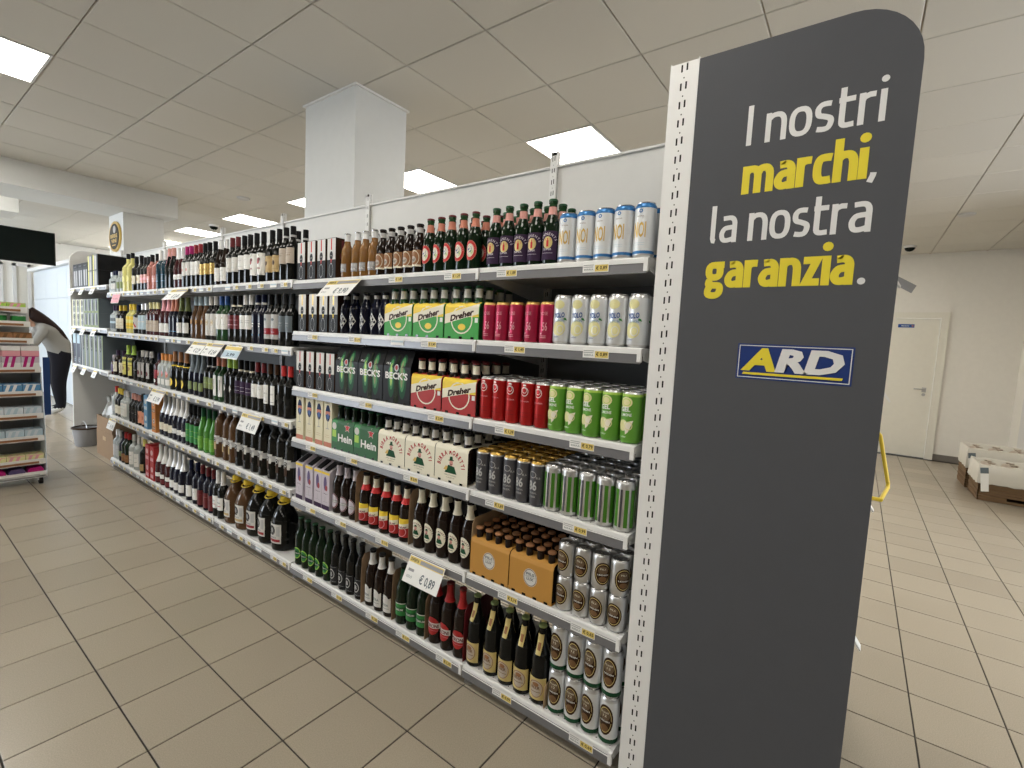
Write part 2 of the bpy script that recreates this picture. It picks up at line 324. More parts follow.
def pack(key, desc, hc, k, ops, bt, pitch=.0605, rows=2, tallfull=False, arch=True, cols=3):
    """carton sleeve around cols x rows bottles; bt = (r, h, glass, cap, neck colour or None)"""
    r, h, glass, capk, neckk = bt; w_ = pitch*cols; d_ = pitch*rows+.004
    kd = Kind('six_pack', 'bottle pack', desc); kd.h = h; kd.depth = d_/2
    sl = MB(); x0, x1 = -d_/2, d_/2
    out = [(x0, .001), (x0, hc-.02), (x0+.006, hc-.006), (x0+.02, hc), (x1-.02, hc), (x1-.006, hc-.006), (x1, hc-.02), (x1, .001)]
    if tallfull: out = [(x0, .001), (x0, hc*.70), (x0+.02, hc*.93), (x0+.028, hc), (x0+.048, hc), (0, hc*.95), (x1-.048, hc), (x1-.028, hc), (x1-.02, hc*.93), (x1, hc*.70), (x1, .001)]
    # closed thin sleeve, open at both ends: outer + inner skins
    t = .0012; n = len(out); cxm, czm = 0, hc/2
    inn = [(x*(1-t*2/d_), max(.0022, z-t if z > .01 else z+t)) for x, z in out]
    vs = []; fs = []
    for y in (-w_/2+.0005, w_/2-.0005):
        vs += [(x, y, z) for x, z in out]+[(x, y, z) for x, z in inn]
    for i in range(n):
        j = (i+1) % n
        fs += [(i, j, 2*n+j, 2*n+i), (n+i, 3*n+i, 3*n+j, n+j), (i, n+i, n+j, j), (2*n+i, 2*n+j, 3*n+j, 3*n+i)]
    sl.add(vs, fs, k); kd.part('carton_sleeve', sl)
    lb = MB()
    fp = [(x, z) for x, z in out if x < x0+.03]
    def F(s_, z, L):
        x = x0
        for (xa, za), (xb, zb) in zip(fp, fp[1:]):
            if za <= z <= zb and zb > za: x = xa+(xb-xa)*(z-za)/(zb-za)
        return (x-.0006-.0002*L, -s_, z+.0003*(z > hc-.03))
    notch = []
    for i in range(cols): c = (i-(cols-1)/2)*pitch*1000; notch.append(('R', c-8, c+8, 1, 10, 'glass_dark'))
    deco(lb, F, ops+notch, 8, 3); kd.part('front_print', lb)
    p = prof_beer(r, h*.975); bm_ = MB().lathe(p, glass, 12); cm = MB(); crown(cm, .0135, h*.965, capk)
    subs = [('crown_cap', cm.mesh('crown_cap'))]
    if neckk: subs.append(('neck_label', neckband(p, .76*h, .92*h, neckk).mesh('neck_label')))
    bme = bm_.mesh('bottle')
    if not tallfull:
        for i in range(cols):
            for j in range(rows):
                kd.parts.append(('bottle', bme, subs, None, ((j-(rows-1)/2)*pitch, (i-(cols-1)/2)*pitch, .004)))
    KINDS[key] = kd; kd.step = d_+.004; return kd
PAL["limepack"] = (.04,.33,.05,.5,0)
# ================================================================ kinds of product
# cans
can('blue_can', 'silver beer can with blue bands', .033, .167, [(.012,'cansilver'),(.021,'bandblue'),(.149,'canwhite'),(.167,'bandblue')],
    [('T','NOI',-2,62,46,'gold',40,.02,0,0),('O',0,140,6,6,.5,'bandblue'),('R',-16,16,44,45,'paleblue'),('R',-16,16,38,39,'paleblue'),('T','ORIGINAL',0,122,4,'brown',22)], lid='silver')
can('pink_can', 'slim pink metallic can with upright lettering', .0285, .145, [(.005,'cansilver'),(.138,'pinkred'),(.145,'gold')],
    [('T','56',4,44,30,'pink',18,.01),('T','ROSE',-1,98,12,'pink',28),('R',-14,-6,30,36,'pink'),('R',-14,10,24,26,'pink'),('R',-14,10,18,20,'pink')], lid='gold')
can('lemon_can', 'white can with pale lemons and blue word', .033, .167, [(.006,'cansilver'),(.155,'canwhite'),(.167,'cansilver')],
    [('E',-4,134,19,15,'palelemon'),('E',-2,54,23,26,'palelemon'),('O',4,50,12,15,.8,'canwhite'),('T','YOLO',-2,90,17,'blue',38,.03,.1),('T','LEMON',2,76,8,'skyblue',28,.0,.05),('Q',[(14,84),(26,80),(22,88),(15,90)],'green'),('T','radler',-8,22,5,'blue',20)])
can('red_can', 'slim red can with crown shield emblem', .0295, .165, [(.005,'cansilver'),(.155,'canred'),(.165,'cansilver')],
    [('O',-2,126,15,17,.88,'paper'),('O',-2,130,10,10,.85,'paper'),('Q',[(-9,146),(5,146),(3,152),(-7,152)],'paper'),('T','RED BEER',-1,88,5,'pink',36),('R',-18,16,48,49,'darkred'),('R',-18,16,34,35,'darkred')])
can('lime_can', 'green can with cut lime slices', .033, .167, [(.005,'cansilver'),(.150,'limegreen'),(.158,'lime'),(.167,'cansilver')],
    [('E',-6,132,20,17,'palelemon'),('O',-6,132,15,12,.85,'lime'),('T','GEL',-8,103,15,'paper',34,.03,.05),('T','LIMONE',-4,88,9,'paper',36,.02,.03),('E',-12,58,16,18,'palelemon'),('Q',[(-8,68),(20,76),(6,38),(-2,30)],'cream'),('O',6,58,12,14,.8,'palelemon'),('T','radler',-10,20,6,'paper',22)])
can('black_can', 'slim charcoal can with large numerals, gold rim', .0295, .165, [(.005,'cansilver'),(.150,'cangrey'),(.158,'cansilver'),(.165,'cangold')],
    [('T','86',-1,62,34,'lightgrey',34,.02),('T','ORIGINAL',-1,48,7,'lightgrey',38),('T','BEER',-1,34,7,'lightgrey',30),('O',-1,118,14,12,.85,'lightgrey'),('T','8,6',20,104,8,'lightgrey',16)], lid='cangold')
can('striped_can', 'silver can with upright green stripes', .033, .167, [(.167,'cansilver')],
    [('R',-44,-30,16,140,'stripe_green'),('R',-22,-10,16,140,'stripe_green'),('R',-5,2,16,140,'cangrey'),('R',10,22,16,140,'stripe_green'),('R',30,44,16,140,'stripe_green'),('R',-8,-6,30,120,'cream')])
can('silver_can', 'small silver can with dark oval badge', .032, .122, [(.122,'cansilver')],
    [('E',-4,60,29,39,'darkbrown'),('O',-4,60,25,34,.93,'palegold'),('E',-4,72,17,15,'bronze'),('R',-26,18,53,60,'darkbrown'),('T','LEIDEN',-4,54.5,4.5,'paper',34,.02),('E',-4,42,13,9,'brown'),('T','PILS',-4,74,6,'cream',18)])
can('green_foot_can', 'tall silver can with oval badge, green foot', .033, .165, [(.010,'cansilver'),(.024,'darkgreen'),(.152,'canwhite'),(.165,'cansilver')],
    [('E',-2,90,28,53,'darkbrown'),('O',-2,90,22.5,45,.93,'palegold'),('E',-2,108,17,21,'bronze'),('R',-22,20,82,90,'darkbrown'),('T','LEIDEN',-2,83.5,5.5,'paper',32,.02),('E',-2,62,13,13,'brown'),('T','PILSNER',-2,114,6,'cream',26),('T','12',-2,102,8,'cream',12)])
# beers
beer('gold_beer', 'clear bottle of golden beer, silver cap', .029, .222, 'glass_gold', 'silver', [('R',-26,26,26,66,'grey'),('R',-22,22,50,62,'lightgrey'),('T','MESCAL',0,34,9,'paper',36,.02),('R',-24,24,46,47,'paper')], neck=(.80,.95,'foil'))
beer('brown_beer', 'dark beer bottle with brown and cream label', .030, .215, 'glass_brown', 'black', [('R',-32,32,26,96,'labelbrown'),('O',0,62,24,32,.9,'cream'),('R',-32,32,26,34,'cream'),('E',-6,56,16,14,'beige'),('T','FORST',-6,50,9,'darkbrown',24,.02)], neck=(.80,.90,'lightgrey'))
beer('round_red_beer', 'green-necked beer bottle with round red 9 label', .0305, .23, 'glass_green', 'darkred', [('E',-2,72,28,39,'coral'),('E',-2,72,26,37,'brightred'),('E',-2,72,17,26,'cream'),('T','9',-4,56,34,'blue',21,.06),('T','9',6,56,16,'lime',9,.0),('A','BIRRA FORTE',-2,72,19,5,'pink',90)], neck=(.72,.86,'coral'))
beer('purple_beer', 'dark beer bottle with red T on purple label', .0305, .23, 'glass_green', 'capgreen', [('R',-34,34,14,112,'purple'),('E',-1,72,17,21,'palegold'),('R',-12,10,78,87,'brightred'),('R',-5,3,58,80,'brightred'),('A','TENNENTS',-1,70,27,9,'lilac',75,.02),('T','SUPER',-1,46,7,'lilac',30,.02),('R',-20,18,36,37,'lilac')], neck=(.74,.86,'rose'))
beer('diamond_beer', 'dark stubby beer bottle with white diamond label', .030, .205, 'glass_navy', 'charcoal', [('Q',[(-26,62),(0,22),(26,62),(0,104)],'offwhite'),('T','Birra',0,56,11,'navy',34,.02,.1)], neck=(.82,.90,'lightgrey'), sh=.60)
beer('oval_beer', 'dark large beer bottle with oval red-edged label', .0335, .268, 'glass_brown', 'charcoal', [('E',0,66,30,40,'lilac'),('O',0,66,29,39,.88,'darkred'),('R',-30,30,58,72,'grey'),('T','BITBURG',0,61,8,'paper',44,.02)], neck=(.74,.94,'lilac'))
beer('yellow_red_beer', 'large beer bottle with yellow and red label', .033, .265, 'glass_brown', 'black', [('R',-38,38,24,108,'red'),('R',-38,38,74,110,'yellow'),('Q',[(-38,56),(38,68),(38,90),(-38,78)],'cream'),('T','Dreher',0,64,13,'black',54,.02,.12),('O',0,50,26,24,.88,'pink')], neck=(.70,.92,'cream'))
b = KINDS['yellow_red_beer']; b.part('neck_stripe', neckband([(a+.0008, z) for a, z in prof_beer(.033, .265*.975)], .66*.265, .76*.265, 'brightred'))
beer('mustache_beer', 'large beer bottle with round hatted-man label', .0345, .282, 'glass_brown', 'black', [('E',-2,88,31,43,'cream'),('A','BIRRA MORETTI',-2,88,24,7,'darkred',100,.02),('Q',[(-18,64),(16,64),(9,84),(-9,86)],'darkgreen'),('E',-1,92,7,9,'rose'),('Q',[(-11,98),(9,99),(8,102),(-10,101)],'darkgreen'),('Q',[(-7,101),(6,102),(5,109),(-6,108)],'darkgreen'),('R',-5,4,87,89,'darkbrown'),('R',-14,12,56,58,'darkgreen')], neck=(.72,.93,'cream'))
beer('green_label_beer', 'dark green beer bottle with green oval label', .034, .280, 'glass_green', 'capgreen', [('E',0,72,28,34,'green'),('O',0,72,26,32,.85,'lime'),('E',0,72,14,14,'darkgreen'),('R',-28,28,66,76,'darkgreen'),('T','HEINEKEN',0,68,6,'offwhite',44,.02)], neck=None)
beer('grey_label_beer', 'black long-neck beer bottle with grey round emblem', .034, .292, 'glass_dark', 'charcoal', [('R',-34,34,18,108,'charcoal'),('O',0,64,20,26,.82,'lightgrey'),('T','B',0,54,20,'lightgrey',15,.02),('R',-28,28,24,25,'lightgrey'),('R',-28,28,102,103,'lightgrey')], neck=None)
beer('white_label_beer', 'dark large beer bottle with white pointed label', .035, .288, 'glass_brown', 'charcoal', [('Q',[(-32,24),(32,24),(32,96),(-32,70)],'offwhite'),('E',-2,84,22,24,'offwhite'),('T','BIRRA',0,54,12,'slate',42,.02),('R',-24,24,42,44,'slate')], neck=(.72,.92,'offwhite'))
beer('green_band_beer', 'dark large beer bottle with mid-green label', .034, .286, 'glass_green', 'charcoal', [('R',-38,38,44,104,'green'),('R',-38,38,64,84,'packgreen'),('T','PREMIUM',0,68,9,'offwhite',52,.02),('R',-38,38,100,104,'offwhite')], neck=(.74,.90,'darkgreen'))
beer('red_band_beer', 'large beer bottle with red and white label', .036, .302, 'glass_brown', 'darkred', [('E',0,82,34,40,'red'),('R',-38,38,72,96,'offwhite'),('T','PERONI',0,76,15,'darkred',62,.04),('R',-30,30,62,63,'pink')], neck=(.70,.94,'red'))
beer('yellow_label_beer', 'large beer bottle with yellow square label', .036, .302, 'glass_dark', 'olive', [('R',-40,40,20,104,'palegold'),('E',0,62,29,34,'beige'),('O',0,62,28,33,.92,'labelbrown'),('T','BEER',0,62,12,'brown',34,.03),('R',-20,20,50,52,'brown'),('E',0,80,12,8,'labelbrown')], neck=None)
for kk_ in ('round_red_beer','purple_beer'): KINDS[kk_].part('clear_neck', neckband([(a_+.0002, z_) for a_, z_ in prof_beer(.0305, .23*.975)], .862*.23, .935*.23, 'glass_midgreen'))
b = KINDS['yellow_label_beer']; nb = MB(); deco(nb, on_cyl([(a+.0004, z) for a, z in prof_beer(.036, .302*.975)]), [('Q',[(-10,190),(10,190),(14,262),(-14,262)],'palegold'),('R',-6,6,205,240,'labelbrown')], 4); b.part('neck_label', nb)
# boxes
wbox = lambda c, c2: [('R',-35,35,2,92,'charcoal'),('R',-35,35,92,198,'offwhite'),('R',-5,5,140,196,c),('E',0,112,15,24,'charcoal'),('O',0,112,15,24,.9,'lightgrey'),('Q',[(-8,94),(8,94),(1,72),(-1,72)],c2),('O',0,40,17,34,.93,'lightgrey'),('T','GIN',0,108,6,'offwhite',16)]
carton_box('red_window_box', 'white-topped bottle box with red ribbon stripe', .072, .075, .20, 'charcoal', wbox('brightred','red'), sideops=[('R',-37,37,2,198,'darkbrown'),('R',-5,8,120,190,'darkred'),('E',0,110,14,20,'darkred')])
carton_box('yellow_window_box', 'white-topped bottle box with yellow ribbon stripe', .072, .075, .20, 'charcoal', wbox('gold','yellow'), sideops=[('R',-37,37,2,198,'darkbrown')])
carton_box('cream_box', 'tall cream box printed with blue wine glass', .069, .075, .245, 'ivory', [('R',-34,34,0,24,'coral'),('E',0,176,21,44,'deepblue'),('R',-21,21,168,186,'coral'),('E',0,160,12,14,'blue'),('R',-1.5,1.5,96,146,'grey'),('R',-14,14,94,97,'grey'),('T','BIANCO',0,226,8,'brown',42),('R',-20,20,60,61.5,'tan'),('R',-20,20,50,51.5,'tan')])
carton_box('purple_carton', 'lilac gable-top wine carton with yellow edge', .069, .085, .245, 'lilac', [('R',-34.5,34.5,0,24,'purple'),('R',-34.5,34.5,190,203,'yellow'),('E',-2,142,14,38,'violet'),('E',8,118,10,16,'crimson'),('T','rosso',0,84,8,'purple',40),('R',-1,1,44,72,'grey'),('R',-22,22,42,43.5,'grey')], top='gable', name='wine_carton', cat='carton')
# packs
dre = lambda lo: [('R',-90,90,1,146,lo),('R',-90,90,88,146,'yellow'),('O',2,76,58,56,.90,'cream'),('Q',[(-90,60),(90,100),(90,140),(-90,98)],'cream'),('T','Dreher',2,84,24,'darkbrown',124,.055,.22,.15),('E',4,48,20,13,'yellow' if lo=='limepack' else 'red'),('R',72,88,66,84,'paper')]
PAL['limepack'] = (.04,.33,.05,.5,0)
pack('lemon_pack', 'yellow and green six-pack sleeve of bottles', .146, 'limepack', dre('limepack'), (.0285,.213,'glass_midgreen','darkgreen','offwhite'), pitch=.0615)
pack('red_pack', 'yellow and red six-pack sleeve of bottles', .150, 'red', dre('red'), (.0285,.215,'glass_brown','darkred','cream'), pitch=.0615)
pack('dark_pack', 'black six-pack carton with green glowing bottles', .240, 'black', [('R',-91,91,2,238,'black'),('E',-36,120,24,96,'darkgreen'),('E',40,124,27,100,'darkgreen'),('E',-36,130,15,70,'green'),('E',38,134,18,78,'green'),('E',-36,130,7,52,'lime'),('E',36,136,9,60,'olive'),('Q',[(-16,2),(16,2),(13,130),(-13,130)],'glass_green'),('Q',[(-12,130),(12,130),(5,222),(-5,222)],'glass_green'),('E',0,162,14,17,'lightgrey'),('E',0,164,9,11,'red'),('T',"BECK'S",0,112,30,'paper',150,.03),('T','PILS',-58,176,9,'paper',28)], (.0285,.23,'glass_green','silver',None), pitch=.0605, tallfull=True)
pack('green_pack', 'green six-pack sleeve with red star', .158, 'packgreen', [('R',-91,91,1,157,'packgreen'),('R',-90,-44,40,150,'green'),('E',-68,120,18,18,'offwhite'),('R',-84,-52,64,100,'lime'),('S',42,124,27,'offwhite'),('S',42,124,22,'brightred'),('T','Hein',24,48,38,'paper',116,.03)], (.0285,.225,'glass_green','darkgreen',None), pitch=.0605)
pack('white_pack', 'cream six-pack sleeve with red arched lettering', .156, 'cream', [('R',-92,92,1,155,'cream'),('A','BIRRA MORETTI',0,60,60,19,'red',84,.045),('Q',[(-34,40),(34,40),(20,70),(-14,74)],'darkgreen'),('E',2,84,10,13,'rose'),('Q',[(-14,92),(18,94),(16,98),(-12,96)],'darkgreen'),('Q',[(-7,96),(12,98),(9,112),(-5,110)],'darkgreen'),('R',-5,8,77,79.5,'darkbrown'),('Q',[(-40,52),(-22,50),(-16,66),(-26,70)],'gold'),('T','BIRRA ITALIANA',0,30,4.5,'darkgreen',64),('T','LA RICETTA',0,20,4,'brown',46)], (.0285,.215,'glass_brown','charcoal','offwhite'), pitch=.0612)
pack('orange_pack', 'plain orange bottle carton with round badge', .150, 'amberbox', [('R',-95,95,1,149,'amberbox'),('E',0,76,30,34,'offwhite'),('O',0,76,28,32,.92,'brown'),('T','PILS',0,84,10,'slate',36,.03),('T','LUX',0,66,10,'slate',30,.03),('R',-24,24,79,80,'slate')], (.0232,.190,'glass_brown','labelbrown',None), pitch=.0480, cols=4, rows=2)
# wines: (key, description, glass, capsule, label print, extra)
wl = lambda z0, z1, k, *o: [('R',-42,42,z0,z1,k)]+list(o)
wine('wine_beige','wine bottle with greige upper label','glass_dark','black',wl(92,178,'beige',('R',-28,28,150,151,'brown'),('T','ROSSO',0,134,8,'brown',40)),band=(.80,.84,'lightgrey'))
wine('wine_gold_tan','wine bottle with tan label, black seal','glass_dark','black',wl(52,146,'tan',('E',0,104,10,14,'darkbrown'),('R',-30,30,70,71,'brown'),('R',-30,30,134,135,'brown')))
wine('wine_grape','wine bottle with grape-printed white label','glass_dark','black',wl(42,172,'paper',('E',-2,124,12,18,'crimson'),('E',6,134,9,10,'darkred'),('Q',[(0,150),(4,150),(8,164),(4,164)],'olive'),('T','UVA',0,76,12,'crimson',30,.03)))
wine('wine_white_high','wine bottle with high white label','glass_dark','black',wl(84,172,'paper',('R',-28,20,140,141,'grey'),('R',-28,24,104,105,'grey')))
wine('wine_red_cap','wine bottle with oxblood capsule, white label','glass_dark','darkred',wl(76,166,'offwhite',('R',-28,20,132,133,'grey'),('R',-28,24,98,99,'grey')))
wine('wine_white_low','wine bottle with low white label, foil cap','glass_brown','foil',wl(24,112,'paper',('R',-28,20,90,91,'grey'),('T','bianco',0,52,8,'grey',36)),burg=True)
wine('wine_gold','wine bottle with golden label, black capsule','glass_dark','black',wl(78,150,'gold',('O',0,112,24,26,.9,'brown'),('T','DOC',0,106,12,'brown',36,.02)))
wine('wine_red_cap_b','wine bottle with scarlet capsule, long white label','glass_dark','crimson',wl(82,176,'paper',('R',-28,20,140,141,'grey'),('R',-24,20,120,121,'grey')))
wine('wine_magenta','wine bottle with magenta capsule','glass_dark','magenta',wl(84,180,'offwhite',('R',-28,20,150,151,'rose'),('E',0,124,12,12,'rose')))
wine('wine_rose_foil','white-foiled bottle with low cream label','glass_red','foil',wl(62,98,'paper',('R',-28,20,80,81,'grey')),burg=True,cap0=.72)
wine('wine_ribbon','dark bottle wearing slanted pink ribbon','glass_dark','rose',[],burg=True,ribbon='pink',h=.31)
wine('wine_teal','teal glass bottle with white capsule','glass_teal','white',[('R',-30,30,60,64,'skyblue'),('R',-30,30,110,112,'skyblue')],h=.31,cap0=.74)
wine('spirit_pink','pink liqueur bottle with black cap','glass_pink','black',[('R',-30,30,60,110,'rose'),('R',-24,24,84,86,'paper')],r=.040,h=.29)
wine('spirit_dark_pink','dark bottle with pink lower label','glass_dark','charcoal',wl(60,130,'rose',('R',-30,30,84,104,'pink')),r=.039,h=.28)
wine('wine_cream','dark bottle with cream label, black cap','glass_dark','black',wl(60,130,'cream',('E',0,96,14,18,'tan')))
wine('spirit_yellow','big yellow liqueur bottle with black cap','glass_yellow','black',[('E',0,110,30,30,'lemon'),('O',0,110,28,28,.9,'palelemon')],r=.0455,h=.34,cap0=.86)
wine('small_green','small green-labelled clear bottle','glass_clear','lightgrey',[('R',-30,30,30,90,'olive')],r=.030,h=.19)
wine('small_blue','small clear bottle with blue collar','glass_clear','navy',[('R',-30,30,30,80,'offwhite'),('R',-30,30,88,100,'charcoal')],r=.032,h=.20)
wine('small_clear','small plain clear glass bottle','glass_clear','foil',[('R',-26,26,40,80,'lightgrey')],r=.028,h=.19)
wine('wine_slate','wine bottle with slate grey label','glass_dark','charcoal',wl(82,172,'slate',('R',-28,20,130,132,'lightgrey'),('T','NERO',0,112,8,'grey',40)))
wine('wine_grey_red','wine bottle with grey label over crimson band','glass_dark','black',wl(36,180,'lightgrey',('R',-42,42,62,100,'crimson'),('E',0,150,12,8,'slate'),('T','vino',0,74,10,'pink',30)))
wine('wine_navy','navy glass wine bottle with small white marks','glass_navy','navy',[('R',-8,8,120,126,'paper'),('R',-6,6,104,110,'paper'),('R',-4,4,50,60,'skyblue')],band=(.80,.84,'offwhite'))
wine('wine_white_cap','wine bottle with white capsule and label','glass_dark','white',wl(86,172,'paper',('R',-30,24,140,142,'grey'),('T','DOCG',0,124,9,'grey',48)))
wine('wine_dark_red','wine bottle with dusky red label','glass_dark','black',wl(84,172,'rose',('R',-42,42,84,172,'darkred'),('R',-30,30,140,142,'pink'),('R',-30,30,108,112,'pink')),band=(.76,.80,'cream'))
wine('wine_blue_cap','green wine bottle with blue capsule','glass_midgreen','blue',wl(78,178,'paper',('E',0,152,5,5,'tan'),('R',-26,26,110,111,'grey')))
wine('wine_tall_label','wine bottle with full-height white label','glass_dark','offwhite',wl(30,180,'offwhite',('E',0,120,16,20,'tan'),('O',0,120,12,16,.7,'paper'),('R',-20,20,60,61,'grey')))
wine('wine_amber','amber bottle with pale blue capsule','glass_amber','paleblue',[('E',0,120,14,18,'amberbox')],burg=True)
wine('wine_green_cap','wine bottle with lime capsule, low white label','glass_dark','olive',wl(34,110,'paper',('R',-28,20,80,81,'grey')),burg=True,cap0=.66)
wine('wine_orange_cap','navy bottle with orange capsule','glass_navy','coral',[('R',-30,30,40,44,'skyblue')],burg=True,cap0=.66)
wine('wine_pink_cap','bottle with pale pink capsule, white label','glass_red','pink',wl(30,100,'paper',('R',-28,20,70,71,'rose')),burg=True,cap0=.66)
wine('spirit_cream','bottle with yellow cap and parchment label','glass_red','palelemon',wl(30,120,'beige',('R',-30,30,90,92,'brown')),r=.038,h=.27)
wine('spirit_pale_blue','bottle with pale blue label, silver cap','glass_dark','foil',wl(40,160,'paleblue',('R',-30,30,100,110,'offwhite')),r=.040,h=.26)
wine('spirit_cross','bottle with crossed red-and-white label','glass_dark','navy',wl(40,140,'offwhite',('Q',[(-30,60),(-20,50),(30,120),(20,130)],'brightred'),('Q',[(-30,120),(20,50),(30,60),(-20,130)],'brightred'),('E',0,90,10,12,'navy')),r=.040,h=.25)
wine('spirit_lemon','bright yellow labelled liqueur bottle','glass_yellow','yellow',wl(40,170,'yellow',('R',-42,42,90,120,'lemon'),('R',-42,42,60,64,'olive')),r=.040,h=.26)
wine('spirit_beige','squat bottle with parchment label, yellow cap','glass_dark','yellow',wl(34,130,'cream',('R',-30,30,90,93,'tan'),('R',-30,30,60,62,'tan')),r=.041,h=.25)
wine('spirit_blue','bottle with dull blue label, purple cap','glass_clear','purple',wl(30,130,'slate',('R',-30,30,80,100,'paleblue')),r=.038,h=.25)
wine('wine_red_top','wine bottle with red capsule, no label','glass_dark','brightred',[('E',-22,112,12,14,'offwhite'),('O',-22,112,12,14,.8,'grey')])
wine('wine_narrow_label','wine bottle with narrow white paper strip','glass_dark','darkbrown',[('R',-18,22,62,176,'paper'),('R',-14,18,76,79,'grey'),('T','1892',2,120,9,'grey',26)])
wine('wine_white_square','wine bottle with square white label, maroon capsule','glass_dark','darkred',wl(86,168,'paper',('R',-28,20,140,141,'grey')))
wine('wine_purple','wine bottle with dark purple label','glass_dark','black',wl(86,168,'purple',('R',-30,30,128,130,'lilac'),('R',-30,30,104,106,'lilac')),band=(.76,.80,'cream'))
wine('wine_diamond','black bottle with yellow capsule, white diamond','glass_dark','lime',[('Q',[(-16,104),(0,80),(16,104),(0,130)],'offwhite')])
wine('wine_clear_label','green bottle with tall printed white label','glass_midgreen','coral',[('R',-26,26,36,176,'paper'),('R',-14,-8,70,150,'grey'),('R',6,10,80,150,'brown')])
wine('wine_green_label','black-topped bottle with leaf green label','glass_dark','black',wl(74,152,'olive',('R',-30,30,110,112,'lime')),band=(.74,.78,'lightgrey'))
wine('wine_tapered','tall tapered bottle with silver-blue neck','glass_navy','slate',[('R',-30,30,40,100,'olive')],burg=True,cap0=.55,h=.31)
wine('wine_yellow_spot','black bottle with low yellow shield','glass_dark','labelbrown',[('E',0,62,20,32,'yellow'),('E',0,62,8,14,'gold')],burg=True,cap0=.74,band=(.62,.65,'yellow'))
wine('spirit_orange_cap','clear bottle with orange stopper, flower label','glass_clear','orange',[('R',-30,30,24,70,'paper'),('E',0,110,20,26,'coral'),('E',6,120,10,12,'pink')],r=.039,h=.27)
wine('spirit_red','red liqueur bottle with navy cap','glass_red','navy',[('R',-30,30,60,130,'crimson'),('E',0,40,16,16,'paper')],r=.041,h=.27)
wine('spirit_white_label','dark bottle with spotted white label','glass_dark','lightgrey',[('R',-34,34,40,170,'lightgrey'),('E',-8,130,14,20,'slate'),('E',8,80,14,20,'darkred')],r=.041,h=.27)
wine('spirit_black','plain black spirit bottle','glass_dark','black',[('R',-28,28,90,94,'grey')],r=.041,h=.26)
wine('spirit_big_yellow','broad bottle with yellow-green label and cap','glass_dark','lime',wl(30,190,'lemon',('R',-42,42,150,170,'olive'),('E',0,90,24,20,'tan'),('R',-42,42,120,124,'labelbrown')),r=.046,h=.30,cap0=.72)
wine('spirit_brown','brown bottle with ivory label','glass_brown','purple',wl(36,130,'cream',('O',0,84,24,30,.9,'brown')),r=.041,h=.24)
wine('small_purple','small bottle with violet label','glass_red','lilac',[('R',-26,26,30,100,'violet')],r=.028,h=.19)
wine('wine_lime','bright green bottle with lime lower label','glass_bright','darkgreen',wl(24,110,'limegreen',('R',-30,30,80,82,'lime')),burg=True,h=.31)
wine('wine_dark_green','black bottle with tall green label','glass_dark','black',wl(34,170,'green',('R',-30,30,120,122,'lime'),('R',-30,30,80,82,'lime')),h=.31)
wine('spark_cream','sparkling wine bottle, white foil, cream label','glass_navy','foil',wl(44,104,'cream',('R',-30,30,70,71,'tan')),r=.044,h=.325,burg=True,cap0=.56)
wine('spark_white','sparkling wine bottle, white foil, white label','glass_navy','white',wl(54,92,'paper',('T','brut',0,66,9,'slate',36)),r=.0435,h=.325,burg=True,cap0=.60)
wine('spirit_peach','bottle with salmon pink label','glass_dark','charcoal',wl(24,130,'coral',('R',-42,42,24,130,'peach'),('E',0,80,16,20,'coral')),r=.040,h=.28)
wine('small_thin_dark','slim black bottle with copper neck','glass_dark','rose',[('R',-24,24,40,110,'charcoal'),('R',-20,20,90,92,'lightgrey')],r=.036,h=.26)
wine('spirit_square_label','bottle with large plain white label','glass_clear','foil',wl(28,170,'paper',('R',-28,28,120,123,'paleblue'),('R',-28,28,90,92,'grey')),r=.041,h=.26)
wine('spirit_two_label','dark bottle with yellow capsule, ivory label','glass_dark','yellow',wl(30,110,'cream',('R',-28,28,80,82,'tan')),r=.040,h=.27)
wine('spirit_clear_red','clear bottle with red stopper','glass_clear','brightred',[('R',-28,28,40,110,'lightgrey')],r=.040,h=.28)
wine('wine_white_capsule','wine bottle with white capsule, low white label','glass_dark','white',wl(62,150,'paper',('T','BIANCO',0,110,9,'slate',48,.02),('R',-28,28,88,92,'red')),h=.325,cap0=.72)
wine('wine_crimson','slim bottle with dark red label','glass_navy','darkred',wl(20,130,'crimson',('R',-42,42,20,130,'darkred'),('R',-30,30,100,101,'rose')),h=.31)  # plain dark red label print
wine('wine_pale_label','navy-necked bottle with ivory label','glass_navy','navy',wl(34,120,'paper',('R',-28,20,90,91,'grey')),h=.31)
wine('spark_silver','sparkling wine bottle, silver foil, white label','glass_navy','foil',wl(30,90,'paper',('R',-30,30,66,67,'grey')),r=.0435,h=.325,burg=True,cap0=.60)
wine('spark_low_label','sparkling wine bottle, white foil, maroon foot','glass_red','white',wl(58,92,'paper',('R',-42,42,14,50,'darkred')),r=.0435,h=.325,burg=True,cap0=.56)
wine('spirit_tan_label','dark bottle with tan foot label','glass_dark','lemon',wl(24,84,'tan',('R',-30,30,60,62,'brown')),r=.041,h=.30)
wine('spirit_white_wide','clear bottle with wide white label','glass_clear','white',wl(30,150,'paper',('R',-28,28,110,113,'grey'),('R',-28,28,70,72,'navy')),r=.041,h=.30)
wine('spirit_russet','dark bottle with russet label, red capsule','glass_green','red',wl(20,90,'labelbrown',('R',-30,30,60,62,'tan')),r=.041,h=.29)
wine('spirit_violet','dark bottle with cream square label','glass_navy','charcoal',wl(50,100,'olive',('R',-30,30,80,82,'cream')),r=.040,h=.28)
wine('spirit_clear','clear spirit bottle with white label','glass_clear','foil',wl(30,140,'lightgrey',('R',-28,28,100,102,'grey')),r=.039,h=.28)
